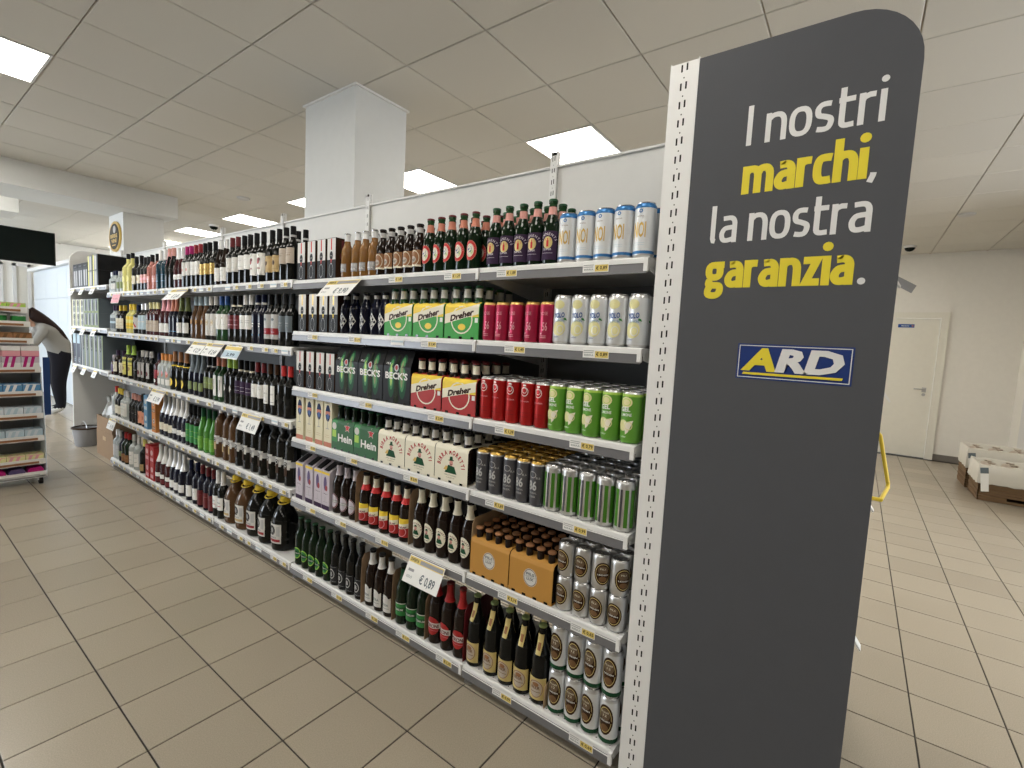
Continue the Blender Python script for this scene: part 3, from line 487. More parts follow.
# stacked boxes of the spirits bays
for key, col, col2, d in (('box_orange','orange','labelbrown','orange bottle carton'),('box_blue','skyblue','paleblue','blue patterned bottle carton'),('box_red','red','pink','red printed bottle carton')):
    carton_box(key, d, .085, .10, .145, col, [('E',0,92,26,24,col2),('O',0,92,20,18,.6,'offwhite'),('R',-34,34,20,50,col2),('T','LIQUORE',0,28,9,'offwhite',52,.02)], name='bottle_carton', cat='carton')
    KINDS[key].stack = 2
# ribbed plastic bottles
def pet(key, desc, glass):
    r, h = .0455, .335
    p = [(r*.8,0),(r*.95,.004),(r,.016),(r*.96,.03),(r,.04),(r,.06),(r*.97,.068),(r,.076),(r,.15),(r*.96,.158),(r,.166),(r*.95,.178),(r,.19),(r*.94,.202),(r*.99,.212),(r*.92,.226),(r*.96,.238),(r*.86,.256),(r*.66,.276),(r*.42,.292),(.0150,.305),(.0150,.313)]
    kd = Kind('plastic_wine_bottle','bottle',desc); kd.h = h; kd.depth = r
    kd.part('body', MB().lathe(p, glass, 18)); kd.part('screw_cap', MB().lathe([(.0165,.309),(.0170,.312),(.0170,.332),(.015,.3335)], 'foil' if glass == 'glass_amber' else 'charcoal', 14))
    lb = MB(); deco(lb, on_cyl(p), [('Q',[(-66,112),(66,112),(66,146),(-66,146)],'lightgrey'),('Q',[(-30,100),(30,100),(36,156),(-36,156)],'offwhite'),('Q',[(-14,60),(14,60),(14,140),(-14,140)],'darkbrown' if glass!='glass_amber' else 'tan'),('E',0,128,15,17,'charcoal'),('O',0,128,11,12,.7,'offwhite'),('R',-20,20,150,152,'lightgrey')], 6); kd.part('label', lb)
    KINDS[key] = kd
pet('pet_dark','ribbed dark plastic bottle with silver star label','glass_dark'); pet('pet_amber','ribbed amber plastic bottle with silver star label','glass_amber')
def jug(key, desc, glass):
    r = .076; p = [(r*.82,0),(r*.96,.006),(r,.02),(r,.06),(r*.975,.066),(r,.072),(r,.105),(r*.975,.111),(r,.117),(r,.17),(r*.97,.19),(r*.86,.215),(r*.66,.245),(r*.42,.27),(.024,.285),(.024,.296)]
    kd = Kind('plastic_jug','jug',desc); kd.h = .335; kd.depth = r
    kd.part('body', MB().lathe(p, glass, 20))
    c = MB().lathe([(.027,.290),(.028,.294),(.028,.318),(.024,.322)], 'yellow', 16)
    pts = [(.034*math.cos(a)-.004, .040*math.sin(a), .290+.010*math.cos(a)) for a in [2*math.pi*i/14 for i in range(15)]]
    hd = MB().tube(pts, .004, 'yellow', 6); kd.part('yellow_cap', c, [('carrying_ring', hd.mesh('carrying_ring'))])
    lb = MB(); deco(lb, on_cyl(p), [('R',-60,50,50,168,'offwhite'),('E',-14,128,26,30,'charcoal'),('E',-14,128,13,16,'grey'),('R',20,42,96,155,'lightgrey'),('R',-52,44,60,76,'tan' if glass=='glass_amber' else 'crimson'),('T','VINO',-4,82,9,'slate',50,.02)]); kd.part('label', lb)
    KINDS[key] = kd
jug('jug_dark','large dark wine jug with yellow handle cap','glass_dark'); jug('jug_amber','large amber wine jug with yellow handle cap','glass_amber')
# boxed glasses at the far end
def gbox(key, desc, w_, h_, k, ops): carton_box(key, desc, w_, .26, h_, k, [tuple('grey' if o_ == 'lightgrey' else 'lightgrey' if o_ in ('offwhite','silver') else o_ for o_ in op_) for op_ in ops], name='glassware_box', cat='box')
def glassp(cx, z0, z1, w_, k): return [('Q',[(cx-w_*.35,z0),(cx+w_*.35,z0),(cx+w_*.5,z1),(cx-w_*.5,z1)],k),('Q',[(cx-w_*.2,z0+6),(cx+w_*.1,z0+6),(cx+w_*.2,z1-6),(cx-w_*.3,z1-6)],'offwhite')]
gbox('gift_black','tall black box printed with a glass',.185,.25,'black',[('R',-88,88,205,245,'charcoal')]+glassp(-30,14,180,70,'lightgrey')+glassp(50,14,180,50,'grey')+[('T','CALICI',-10,216,14,'lightgrey',90)])
gbox('gift_white','silver-white box printed with flutes',.17,.155,'black',[('R',-84,60,2,152,'lightgrey'),('R',-84,-50,2,152,'lemon')]+glassp(10,10,140,60,'silver')+[('R',40,60,2,152,'slate')])
gbox('gift_green','pale green box printed with stacked glasses',.155,.145,'offwhite',[('R',-76,-50,2,143,'palelemon'),('E',0,104,34,34,'charcoal'),('E',0,38,34,34,'slate'),('O',0,104,20,20,.7,'lightgrey'),('O',0,38,20,20,.7,'lightgrey'),('R',48,76,2,143,'olive')])
gbox('gift_olive','dark green and silver slim glass box',.125,.145,'slate',[('R',-60,-36,2,143,'offwhite'),('E',0,80,22,60,'charcoal'),('R',34,60,2,143,'olive'),('R',-60,60,2,22,'olive')])
gbox('gift_blue','dark blue box printed with tall glass',.16,.34,'navy',[('R',-78,30,230,338,'paleblue'),('R',30,78,2,338,'slate'),('E',-8,160,34,70,'navy'),('O',0,44,40,38,.8,'lightgrey'),('O',0,44,20,20,.6,'paleblue')])
gbox('gift_tall','green-edged box printed with slim glasses',.15,.34,'slate',[('R',-74,-48,2,338,'offwhite'),('E',0,250,34,80,'charcoal'),('E',0,90,36,84,'slate'),('R',44,74,2,338,'olive'),('O',0,250,18,60,.8,'grey')])
BEER = {
 5: [('blue_can', [0.037, 0.105, 0.173, 0.241, 0.309]), ('purple_beer', [0.374, 0.437, 0.5, 0.563, 0.626]), ('round_red_beer', [0.729, 0.792, 0.855, 0.918, 0.981]), ('brown_beer', [1.043, 1.105, 1.167, 1.229, 1.291]), ('gold_beer', [1.352, 1.419, 1.482, 1.563]), ('red_window_box', [1.654, 1.743, 1.835, 1.932])],
 4: [('lemon_can', [0.037, 0.105, 0.173, 0.241, 0.309]), ('pink_can', [0.372, 0.434, 0.506, 0.572, 0.632]), ('lemon_pack', [0.756, 0.946, 1.136]), ('diamond_beer', [1.262, 1.324, 1.402, 1.485, 1.56]), ('yellow_window_box', [1.629, 1.718, 1.815, 1.917])],
 3: [('lime_can', [0.037, 0.105, 0.173, 0.241, 0.309]), ('red_can', [0.373, 0.436, 0.503, 0.567, 0.628]), ('red_pack', [0.754, 0.944]), ('dark_pack', [1.133, 1.321, 1.509]), ('red_window_box', [1.649, 1.739, 1.834, 1.933])],
 2: [('striped_can', [0.037, 0.105, 0.173, 0.241, 0.309]), ('black_can', [0.373, 0.435, 0.498, 0.566, 0.63]), ('white_pack', [0.781, 0.969, 1.157]), ('green_pack', [1.345, 1.532]), ('cream_box', [1.661, 1.742, 1.834, 1.929])],
 1: [('silver_can', [0.036, 0.102, 0.168, 0.234]), ('orange_pack', [0.364, 0.559]), ('mustache_beer', [0.693, 0.765, 0.837, 0.909, 0.981]), ('yellow_red_beer', [1.076, 1.145, 1.217, 1.297, 1.372]), ('oval_beer', [1.461, 1.531, 1.601]), ('purple_carton', [1.672, 1.744, 1.83, 1.928])],
 0: [('green_foot_can', [0.037, 0.105, 0.173, 0.241]), ('yellow_label_beer', [0.319, 0.397, 0.471, 0.548, 0.636]), ('red_band_beer', [0.715, 0.789, 0.863]), ('green_band_beer', [0.941, 1.011, 1.082]), ('white_label_beer', [1.17, 1.241, 1.313]), ('grey_label_beer', [1.397, 1.467, 1.537, 1.607]), ('green_label_beer', [1.677, 1.747, 1.817, 1.887, 1.957])],
}
WINE = {
 4: [('wine_beige', [2.083, 2.159]), ('wine_gold_tan', [2.235, 2.311]), ('wine_grape', [2.413, 2.499]), ('wine_white_high', [2.583, 2.659]), ('wine_red_cap', [2.742, 2.819]), ('wine_white_low', [2.91, 2.998]), ('wine_gold', [3.075, 3.162, 3.238]), ('wine_red_cap_b', [3.314, 3.393]), ('wine_magenta', [3.473, 3.549]), ('wine_rose_foil', [3.625, 3.705]), ('wine_ribbon', [3.803, 3.884]), ('wine_teal', [3.967, 4.074]), ('spirit_pink', [4.164, 4.275]), ('spirit_dark_pink', [4.359, 4.443]), ('wine_cream', [4.529, 4.653]), ('spirit_yellow', [4.782, 4.898]), ('small_green', [4.976, 5.079]), ('small_blue', [5.173, 5.234]), ('small_clear', [5.295])],
 3: [('wine_slate', [2.082, 2.158]), ('wine_grey_red', [2.242, 2.323]), ('wine_navy', [2.402, 2.478]), ('wine_white_cap', [2.562, 2.638]), ('wine_dark_red', [2.714, 2.802]), ('wine_blue_cap', [2.897, 2.976]), ('wine_tall_label', [3.059, 3.145]), ('wine_amber', [3.223, 3.313, 3.399]), ('wine_green_cap', [3.544, 3.657]), ('wine_orange_cap', [3.744, 3.822]), ('wine_pink_cap', [3.91, 4.014]), ('spirit_cream', [4.146, 4.23, 4.314]), ('spirit_pale_blue', [4.424, 4.509]), ('spirit_cross', [4.631]), ('spirit_lemon', [4.738, 4.822]), ('spirit_beige', [5.0, 5.116]), ('spirit_blue', [5.2, 5.284])],
 2: [('wine_red_top', [2.095, 2.171]), ('wine_narrow_label', [2.248, 2.326]), ('wine_white_square', [2.402, 2.478]), ('wine_purple', [2.554, 2.63, 2.706]), ('wine_diamond', [2.782, 2.858]), ('wine_clear_label', [2.95, 3.026]), ('wine_green_label', [3.102, 3.178]), ('wine_tapered', [3.267, 3.357, 3.453]), ('wine_yellow_spot', [3.581, 3.694, 3.802]), ('spirit_orange_cap', [3.898, 3.982, 4.066]), ('spirit_red', [4.15]), ('spirit_white_label', [4.332, 4.45, 4.542]), ('spirit_black', [4.639]), ('spirit_big_yellow', [4.793, 4.944]), ('spirit_brown', [5.055, 5.223]), ('small_purple', [5.295])],
 1: [('pet_dark', [2.08, 2.176, 2.276, 2.388, 2.488, 2.591, 2.699]), ('pet_amber', [2.792, 2.886, 3.006]), ('wine_lime', [3.091, 3.183, 3.28]), ('wine_dark_green', [3.356, 3.432, 3.508]), ('spark_white', [3.59, 3.679, 3.768]), ('spark_cream', [3.857, 3.946, 4.04]), ('box_orange', [4.173]), ('box_blue', [4.361]), ('spirit_peach', [4.461, 4.557]), ('small_thin_dark', [4.63, 4.718, 4.797]), ('spirit_square_label', [4.948, 5.032]), ('spirit_two_label', [5.116, 5.2]), ('spirit_clear_red', [5.284])],
 0: [('jug_dark', [2.218, 2.374, 2.531]), ('jug_amber', [2.688, 2.845]), ('wine_white_capsule', [2.962, 3.038]), ('wine_crimson', [3.114, 3.2, 3.298]), ('wine_pale_label', [3.392, 3.51]), ('spark_silver', [3.653, 3.746, 3.842]), ('spark_low_label', [3.933, 4.041, 4.146]), ('box_red', [4.231, 4.343]), ('spirit_tan_label', [4.531]), ('spirit_white_wide', [4.686, 4.813]), ('spirit_russet', [4.947, 5.032]), ('spirit_violet', [5.116]), ('spirit_clear', [5.2, 5.284])],
}
# ================================================================ the room
X_L, X_R, Y_F, Y_B, CZ = -6.0, 7.87, -4.5, 13.4, 3.0
def sbox(name, x0, x1, y0, y1, z0, z1, k, parent=None):
    o = MB().box(x0, x1, y0, y1, z0, z1, k).build(name, parent, smooth=False); 
    if not parent: struct(o)
    return o
floor = sbox('floor', X_L, X_R+.12, Y_F, Y_B, -.12, -.0035, 'grout')
TS = 0.297724; GX, GY = -0.899477, 1.247391
tile = MB(); g_ = .0028; a_, b_ = g_, TS-g_
tile.add([(a_,a_,-.004),(b_,a_,-.004),(b_,b_,-.004),(a_,b_,-.004),(a_,a_,-.0008),(b_,a_,-.0008),(b_,b_,-.0008),(a_,b_,-.0008),(a_+.001,a_+.001,0),(b_-.001,a_+.001,0),(b_-.001,b_-.001,0),(a_+.001,b_-.001,0)],
    [(0,1,5,4),(1,2,6,5),(2,3,7,6),(3,0,4,7),(4,5,9,8),(5,6,10,9),(6,7,11,10),(7,4,8,11),(8,9,10,11)], 'floortile')
tme = tile.mesh('tile', smooth=False)
cells = []
ix0 = int(math.floor((X_L-GX)/TS)); ix1 = int(math.ceil((X_R-GX)/TS)); iy0 = int(math.floor((Y_F-GY)/TS)); iy1 = int(math.ceil((Y_B-GY)/TS))
campos = cam.matrix_world.translation
def view(p):
    d = Vector(p)-campos; z = d.dot(cf)
    if z < .2: return None
    return 512+473.8*d.dot(cr)/z, 384-473.8*d.dot(cu)/z, z
for i in range(ix0, ix1):
    for j in range(iy0, iy1):
        x, y = GX+i*TS, GY+j*TS
        if x < X_L or y < Y_F or x+TS > X_R+.1 or y+TS > Y_B: continue
        v = view((x+TS/2, y+TS/2, 0)); vis = v and -40 < v[0] < 1064 and -40 < v[1] < 800 and not (.1 < x < 1.0 and y > -.6) and not (x > .5 and y > -.6) and not (x > 7.8 or y < -2.6 and x > 5)
        cells.append((v[2] if vis else 99, x, y))
cells.sort()
near = cells[:300]; rest = cells[300:]
for _, x, y in near:
    o = bpy.data.objects.new('tile', tme); COL.objects.link(o); o.parent = floor; o.location = (x, y, 0)
rm = MB()
for _, x, y in rest:
    rm.add([(vx+x, vy+y, vz) for vx, vy, vz in tile.v], tile.f, 'floortile')
o = rm.build('tile_field', floor, smooth=False); o['kind'] = 'stuff'
# ceiling: tiles 60 x 60 in a grid, light panels in some cells
ceiling = sbox('ceiling', X_L, X_R+.12, Y_F, Y_B, CZ+.035, CZ+.15, 'lightgrey')
CX0, CY0 = -0.045, -0.03; CT = .6
LX = {(2.4, )}; lights = []
for j in range(-3, 8):
    lights.append((1.755, 1.17+1.8*j)); lights.append((-1.245, 3.57+1.8*j)); lights.append((-4.245, 3.57+1.8*j)); lights.append((4.755, .57+1.8*j)); lights.append((6.555, -.03+1.8*j))  # row nearest the far wall is unseen, added to brighten that side
lights = [(x, y) for x, y in lights if Y_F+.2 < y < Y_B-.9 and not (x > 4 and y < -.1)]+[(3.555, -.03)]  # the single last panel is unseen too, added to light the right-hand floor
lset = {(round((x-CX0)/CT), round((y-CY0)/CT)) for x, y in lights}
ct = MB(); e_ = .003; a_, b_ = e_, CT-e_
ct.add([(a_,a_,.02),(b_,a_,.02),(b_,b_,.02),(a_,b_,.02),(a_,a_,.004),(b_,a_,.004),(b_,b_,.004),(a_,b_,.004),(a_+.004,a_+.004,0),(b_-.004,a_+.004,0),(b_-.004,b_-.004,0),(a_+.004,b_-.004,0)],
    [(0,1,5,4),(1,2,6,5),(2,3,7,6),(3,0,4,7),(4,5,9,8),(5,6,10,9),(6,7,11,10),(7,4,8,11),(8,9,10,11)], 'ceilingtile')
cme = ct.mesh('ceiling_tile', smooth=False); cc = []
for i in range(-10, 14):
    for j in range(-8, 23):
        x, y = CX0+i*CT, CY0+j*CT
        if (i, j) in lset or x+CT > X_R or y+CT > Y_B or x < X_L or y < Y_F: continue
        v = view((x+.3, y+.3, CZ)); vis = v and -60 < v[0] < 1084 and -120 < v[1] < 330
        cc.append((v[2] if vis else 99, x, y))
cc.sort()
for _, x, y in cc[:290]:
    o = bpy.data.objects.new('ceiling_tile', cme); COL.objects.link(o); o.parent = ceiling; o.location = (x, y, CZ)
rm = MB()
for _, x, y in cc[290:]: rm.add([(vx+x, vy+y, vz+CZ) for vx, vy, vz in ct.v], ct.f, 'ceilingtile')
o = rm.build('ceiling_field', ceiling, smooth=False); o['kind'] = 'stuff'
gr = MB()
for i in range(-9, 14): gr.box(CX0+i*CT-.010, CX0+i*CT+.010, Y_F, Y_B, CZ+.012, CZ+.034, 'beige')
for j in range(-7, 23): gr.box(X_L, X_R, CY0+j*CT-.010, CY0+j*CT+.010, CZ+.013, CZ+.0335, 'beige')
gr.build('ceiling_grid', ceiling, smooth=False)
def ordinal(n): return ['first','second','third','fourth','fifth','sixth','seventh','eighth','ninth','tenth'][n]
fr = MB(); fr.box(.006,.594,.006,.02,0,.03,'white').box(.006,.594,.58,.594,0,.03,'white').box(.006,.02,.02,.58,0,.03,'white').box(.58,.594,.02,.58,0,.03,'white')
frm = fr.mesh('frame', smooth=False); dfm = MB().box(.02,.58,.02,.58,.004,.028,'diffuser').mesh('diffuser', smooth=False)
LL = {(1.755,1.17):'square ceiling light panel above the beer section',(1.755,2.97):'ceiling light panel beside the square column over the shelving',(1.755,4.77):'ceiling light panel just behind the square column',
 (1.755,6.57):'ceiling light panel above the wine section, nearer one',(1.755,8.37):'ceiling light panel beyond the dome camera, farther one',(-1.245,3.57):'square ceiling light panel over the aisle, at the picture edge'}
for x, y in lights:
    key = min(LL, key=lambda k: abs(k[0]-x)+abs(k[1]-y)); lab = LL[key] if abs(key[0]-x)+abs(key[1]-y) < .05 else None
    e = empty('ceiling_light', (x, y, CZ-.004), lab or 'recessed ceiling light panel out of view', 'light', 'recessed ceiling light panels' if lab else 'light panels out of view')
    for n_, me in (('frame', frm), ('diffuser', dfm)):
        o = bpy.data.objects.new(n_, me); COL.objects.link(o); o.parent = e
# walls
wf = struct(MB().box(X_R, X_R+.12, -2.30, -1.53, 0, CZ+.05, 'wallwhite').box(X_R, X_R+.12, -.55, Y_B, 0, CZ+.05, 'wallwhite').box(X_R, X_R+.12, -1.53, -.55, 2.15, CZ+.05, 'wallwhite').build('wall_far', smooth=False))
sbox('baseboard_far', X_R-.012, X_R, -2.30, -1.54, 0, .09, 'skirting')
sbox('baseboard_back', X_R-.012, X_R, -.50, Y_B, 0, .09, 'skirting')
wr = MB().box(4.6, X_R+.12, -2.42, -2.30, 0, CZ+.05, 'wallwhite').box(6.75, 7.15, -2.30, -2.24, 0, CZ, 'frame').build('wall_right', smooth=False); struct(wr)
sbox('trim_1', 4.6, 6.75, -2.30, -2.285, 0, .09, 'skirting')
sbox('wall_front', X_L, 4.72, Y_F-.12, Y_F, 0, .5, 'wallwhite'); sbox('wall_front_side', 4.6, 4.72, Y_F, -2.42, 0, CZ+.05, 'wallwhite')
sbox('trim_2', X_L, 4.72, Y_F-.12, Y_F, 2.8, CZ+.05, 'wallwhite')
def window(name, x0, x1, y0, y1, z0, z1, n, axis):
    f = MB(); g = MB()
    if axis == 'x':
        for i in range(n+1): xx = x0+(x1-x0)*i/n; f.box(xx-.03, xx+.03, y0, y1, z0, z1, 'frame')
        f.box(x0, x1, y0, y1, z0, z0+.06, 'frame').box(x0, x1, y0, y1, z1-.06, z1, 'frame'); g.box(x0, x1, (y0+y1)/2-.004, (y0+y1)/2+.004, z0+.02, z1-.02, 'window_glass')
    else:
        for i in range(n+1): yy = y0+(y1-y0)*i/n; f.box(x0, x1, yy-.03, yy+.03, z0, z1, 'frame')
        f.box(x0, x1, y0, y1, z0, z0+.06, 'frame').box(x0, x1, y0, y1, z1-.06, z1, 'frame'); g.box((x0+x1)/2-.004, (x0+x1)/2+.004, y0, y1, z0+.02, z1-.02, 'window_glass')
    o = f.build(name, smooth=False); struct(o); g.build('pane', o, smooth=False)
sbox('wall_front_solid', X_L, .4, Y_F-.12, Y_F, .5, 2.8, 'wallbeige')  # darker beige paint than the other walls
window('window_1', .4, 4.6, Y_F-.1, Y_F-.04, .5, 2.8, 4, 'x')
sbox('wall_left', X_L-.12, X_L, Y_F, Y_B, 0, .5, 'wallwhite'); sbox('trim_3', X_L-.12, X_L, Y_F, Y_B, 2.8, CZ+.05, 'wallwhite')
sbox('wall_left_solid', X_L-.12, X_L, Y_F, 6.9, .5, 2.8, 'wallbeige'); sbox('wall_left_end', X_L-.12, X_L, 11.1, Y_B, .5, 2.8, 'wallbeige')
window('window_2', X_L-.1, X_L-.04, 6.9, 11.1, .5, 2.8, 4, 'y')
window('window_3', -5.2, -.5, Y_B+.02, Y_B+.08, .7, 2.75, 4, 'x')
wb = MB().box(-.5, X_R, Y_B, Y_B+.12, 0, CZ+.05, 'wallwhite').box(X_L, -5.2, Y_B, Y_B+.12, 0, CZ+.05, 'wallwhite').box(-5.2, -.5, Y_B, Y_B+.12, 0, .7, 'wallwhite').box(-5.2, -.5, Y_B, Y_B+.12, 2.75, CZ+.05, 'wallwhite'); struct(wb.build('wall_back', smooth=False))
# two white framed openings on the back wall seen beside the screen
for n_, xa, xb in ((2, .00, .30), (3, .44, .70)):
    o = MB().box(xa, xa+.05, Y_B-.05, Y_B, 0, 2.5, 'frame').box(xb-.05, xb, Y_B-.05, Y_B, 0, 2.5, 'frame').box(xa, xb, Y_B-.05, Y_B, 2.45, 2.5, 'frame').box(xa+.05, xb-.05, Y_B-.02, Y_B, 0, 2.45, 'cloth').build('door_%d' % n_, smooth=False); struct(o)
    MB().box(xb-.10, xb-.07, Y_B-.05, Y_B-.02, 1.0, 1.14, 'steel').build('handle', o)
# ceiling beam, duct box
sbox('trim_4', X_L, 1.0, 6.52, 7.3, 2.745, CZ+.01, 'columnwhite')
sbox('trim_5', -3.2, -.23, 7.75, 8.4, 2.66, CZ+.01, 'columnwhite')
# columns
o = MB().box(.515, .93, 2.2, 2.78, 0, CZ+.01, 'columnwhite').build('trim_6', smooth=False); struct(o)
MB().box(.500, .945, 2.185, 2.795, CZ-.012, CZ, 'white').build('collar', o, smooth=False)
o = MB().box(.515, .93, 6.78, 7.32, 0, 2.76, 'columnwhite').build('trim_7', smooth=False); struct(o)
# door in the far wall
d = sbox('door_1', X_R-.005, X_R+.04, -1.44, -.56, 0.008, 2.07, 'doorwhite')
f = MB().box(X_R-.03, X_R+.1, -1.535, -1.445, 0, 2.16, 'doorwhite').box(X_R-.03, X_R+.1, -.555, -.465, 0, 2.16, 'doorwhite').box(X_R-.03, X_R+.1, -1.445, -.555, 2.075, 2.16, 'doorwhite').build('door_frame', d, smooth=False)
MB().box(X_R-.012, X_R-.005, -1.375, -1.325, .985, 1.055, 'steel').tube([(X_R-.01,-1.35,1.03),(X_R-.05,-1.35,1.03),(X_R-.052,-1.34,1.03),(X_R-.052,-1.23,1.03)], .009, 'steel').build('door_handle', d)
MB().tube([(X_R-.02,-1.35,.95),(X_R-.004,-1.35,.95)], .022, 'steel', 12).build('lock_plate', d)
ds = MB().box(X_R-.010, X_R-.0055, -1.155, -.965, 1.935, 1.985, 'blue'); deco(ds, lambda s, z, L: (X_R-.0102-.0003*L, -1.06-s, z), [('T','PRIVATO',-12,1950,18,'paper',90,.02),('E',74,1960,12,12,'coral')]); ds.build('door_sign', d, 'small blue door sign')
# ================================================================ shelving
BZ = {0:.077, 1:.473, 2:.8145, 3:1.103, 4:1.408, 5:1.683}; WZ = {0:.08, 1:.508, 2:.903, 3:1.318, 4:1.69}; EZ = [.925, 1.345, 1.765]
SURF = .004
def slotted(y, z0, z1, x, wdt, name, parent, mirror=False):
    """white steel upright, face towards -X, with real slots"""
    ys = [0, .30, .36, .44, .50, .62, .68, 1.0]; pit = .05; mb = MB(); n = int((z1-z0)/pit)
    Y = [y+wdt*(.5-t) for t in ys]
    for i in range(n):
        zb = z0+i*pit; Z = [0, .14, .22, .50, .55, .90, .95, 1.0]; Z = [zb+pit*t for t in Z]
        q_ = .081/wdt if wdt > .06 else 1.0
        Y6 = [y+wdt*(.5-t) for t in ((0,.38,.44,.48,.52,.56,.62,1) if wdt > .06 else (0,.28,.40,.47,.53,.60,.72,1))]
        for c in range(7):
            for r_ in range(7):
                if (c == 1 and r_ in (3, 4)) or (c == 5 and r_ in (4, 5)) or (c == 3 and r_ == 1): continue
                mb.add([(x, Y6[c], Z[r_]), (x, Y6[c+1], Z[r_]), (x, Y6[c+1], Z[r_+1]), (x, Y6[c], Z[r_+1])], [(0,1,2,3)], 'white')
    mb.box(x+.0005, x+.028, y-wdt/2, y-wdt/2+.002, z0, z1, 'white').box(x+.0005, x+.028, y+wdt/2-.002, y+wdt/2, z0, z1, 'white').box(x+.012, x+.014, y-wdt/2, y+wdt/2, z0, z1, 'hole')  # last box: near-black sheet that paints the shade behind the slots
    return mb.build(name, parent, smooth=False)
def price(mb, y, z, txt, w_=.062, yellow=True, x=-.0045):
    F = lambda s, zz, L: (x-.0012-.0002*L-(.0+0)*0, y-s, z-.036+zz)
    h = .031; W = w_*1000
    ops = [('R',-W/2,W/2,0,h*1000,'paper')]
    if yellow: ops += [('R',-2,W/2-2,2,h*1000-8,'tagyellow'),('T','\u20ac '+txt,W/4-2,8,11,'black',W*.42,.02),('R',-W/2+3,-6,22,24,'grey'),('R',-W/2+3,-8,16,18,'grey'),('T','BIRRA',-W/4,6,6,'slate',W*.36)]
    else: ops += [('R',-W/2+3,W/2-3,12,20,'paleblue')]
    deco(mb, F, ops, 40)
def shelf(parent, y0, y1, z, x0=0.0, x1=.46, tags=(), dots=False, rail='shelfgrey', clip=True, lipk='shelfwhite', thin=False):
    s = MB()
    s.box(x0+.012, x1, y0+.001, y1-.001, z-.022, z+SURF-.0005, 'shelfwhite')
    s.prism([(x0, z-.010), (x0+.001, z-.001), (x0+.005, z+SURF), (x0+.014, z+SURF-.0003), (x0+.014, z-.014), (x0, z-.014)], y0+.001, y1-.001, lipk)
    so = s.build('shelf', parent, smooth=False)
    r = MB().prism([(x0-.003, z-.013), (x0-.006, z-.045), (x0-.0045, z-.046), (x0+.004, z-.040), (x0+.010, z-.014)], y0+.004, y1-.004, rail)
    r.prism([(x0-.0035, z-.0125), (x0-.0060, z-.0125), (x0-.0060, z-.0155), (x0-.0035, z-.0155)], y0+.004, y1-.004, 'white'); r.build('price_rail', so, smooth=False)
    b = MB()
    for yy in (y0+.003, y1-.005): b.prism([(x0+.02, z-.022), (x1+.02, z-.022), (x1+.02, z-.10), (x1-.05, z-.09), (x0+.02, z-.035)], yy, yy+.002, 'shelfwhite')
    b.build('shelf_bracket', so, smooth=False)
    if clip: MB().box(x0-.0075, x0+.004, y0+.001, y0+.014, z-.040, z+.001, 'white').build('corner_clip', so, smooth=False)
    for t in tags:
        yy, txt, w_, yl = t; mb = MB(); price(mb, yy, z, txt, w_, yl, x0-.005); mb.build('price_tag', so, smooth=False)
    if dots:
        h = MB(); n = int((y1-y0-.03)/.025)
        for row in (.022, .047):
            for i in range(n):
                cx, cy = x0+row, y0+.02+i*.025+(.0125 if row > .03 else 0); h.add([(cx+.0028*math.cos(a), cy+.0028*math.sin(a), z+SURF+.0001) for a in [math.pi*q/3 for q in range(6)]], [(0,1,2,3,4,5)], 'hole')
        o_ = h.build('painted_perforation', so, smooth=False); o_['kind'] = 'stuff'  # flat dark dots, shade of punched holes put into the colour
    return so
def unit(y0, y1, label, zs, top=2.20, taglist=None, dots=False, rails=None, depth=.46, last=False, base=True):
    e = empty('shelving_unit', (0, 0, 0), label, 'shelving', 'shelving units of the drinks aisle')
    # back panels: pale above the top shelf, dark grey below
    zt = max(zs)
    z = .10
    seams = [.10, .45, .80, 1.12, 1.42, 1.72, 1.96, top]
    for a, b in zip(seams, seams[1:]):
        MB().box(.472, .486, y0+.002, y1-.002, a+.001, b-.001, 'paneltop' if a > 1.7 else 'panelgrey').build('back_panel', e, smooth=False)
    MB().box(.46, .50, y0, y1, top-.001, top+.008, 'shelfwhite').build('top_rail', e, smooth=False)
    MB().box(.487, .50, y0+.002, y1-.002, .10, top-.001, 'paneltop').build('rear_panel', e, smooth=False)
    slotted(y1-.018, 0.05, 2.27, .455, .034, 'upright', e)
    for i, z in enumerate(zs):
        if i == 0 and base:
            so = shelf(e, y0, y1, z, tags=(taglist or {}).get(i, ()), dots=dots)
            MB().box(.06, .45, y0+.03, y1-.03, .012, .05, 'panelgrey').build('plinth', e, smooth=False)
            MB().box(.002, .06, y1-.034, y1-.004, .026, .062, 'shelfwhite').tube([(.028,y1-.019,.032),(.028,y1-.019,.010)], .009, 'steel').lathe([(.022,0),(.022,.008),(.010,.014)], 'steel', 12, .028, y1-.019).build('foot', e)
        else: shelf(e, y0, y1, z, tags=(taglist or {}).get(i, ()), dots=dots and i < 3)
    return e
bt = {5:[(1.143,'1,49'),(.8,'1,29'),(.53,'1,89'),(.173,'0,89')],4:[(1.79,'9,90'),(1.429,'1,19'),(.922,'3,49'),(.477,'1,49'),(.153,'0,89')],3:[(1.782,'9,90'),(1.332,'4,49'),(.865,'3,49'),(.504,'1,39'),(.182,'0,79')],2:[(1.794,'1,99'),(1.432,'4,29'),(1.005,'3,99'),(.534,'1,69'),(.188,'0,99')],1:[(1.786,'2,19'),(1.512,'1,09'),(1.188,'1,15'),(.451,'5,19'),(.134,'0,65')],0:[(1.806,'1,29'),(1.534,'1,25'),(1.247,'1,05'),(1.024,'1,19'),(.765,'1,15'),(.455,'0,99'),(.113,'0,69')]}
t1 = {k: [(y, p, .092, True) for y, p in v if y < .665] for k, v in bt.items()}; t2 = {k: [(y, p, .092, True) for y, p in v if y > .665] for k, v in bt.items()}
t2[4].append((1.12, '', .085, False))
unit(0, .665, 'narrow shelving unit of stacked cans beside the grey lettered panel', [BZ[i] for i in range(6)], taglist=t1, dots=True)
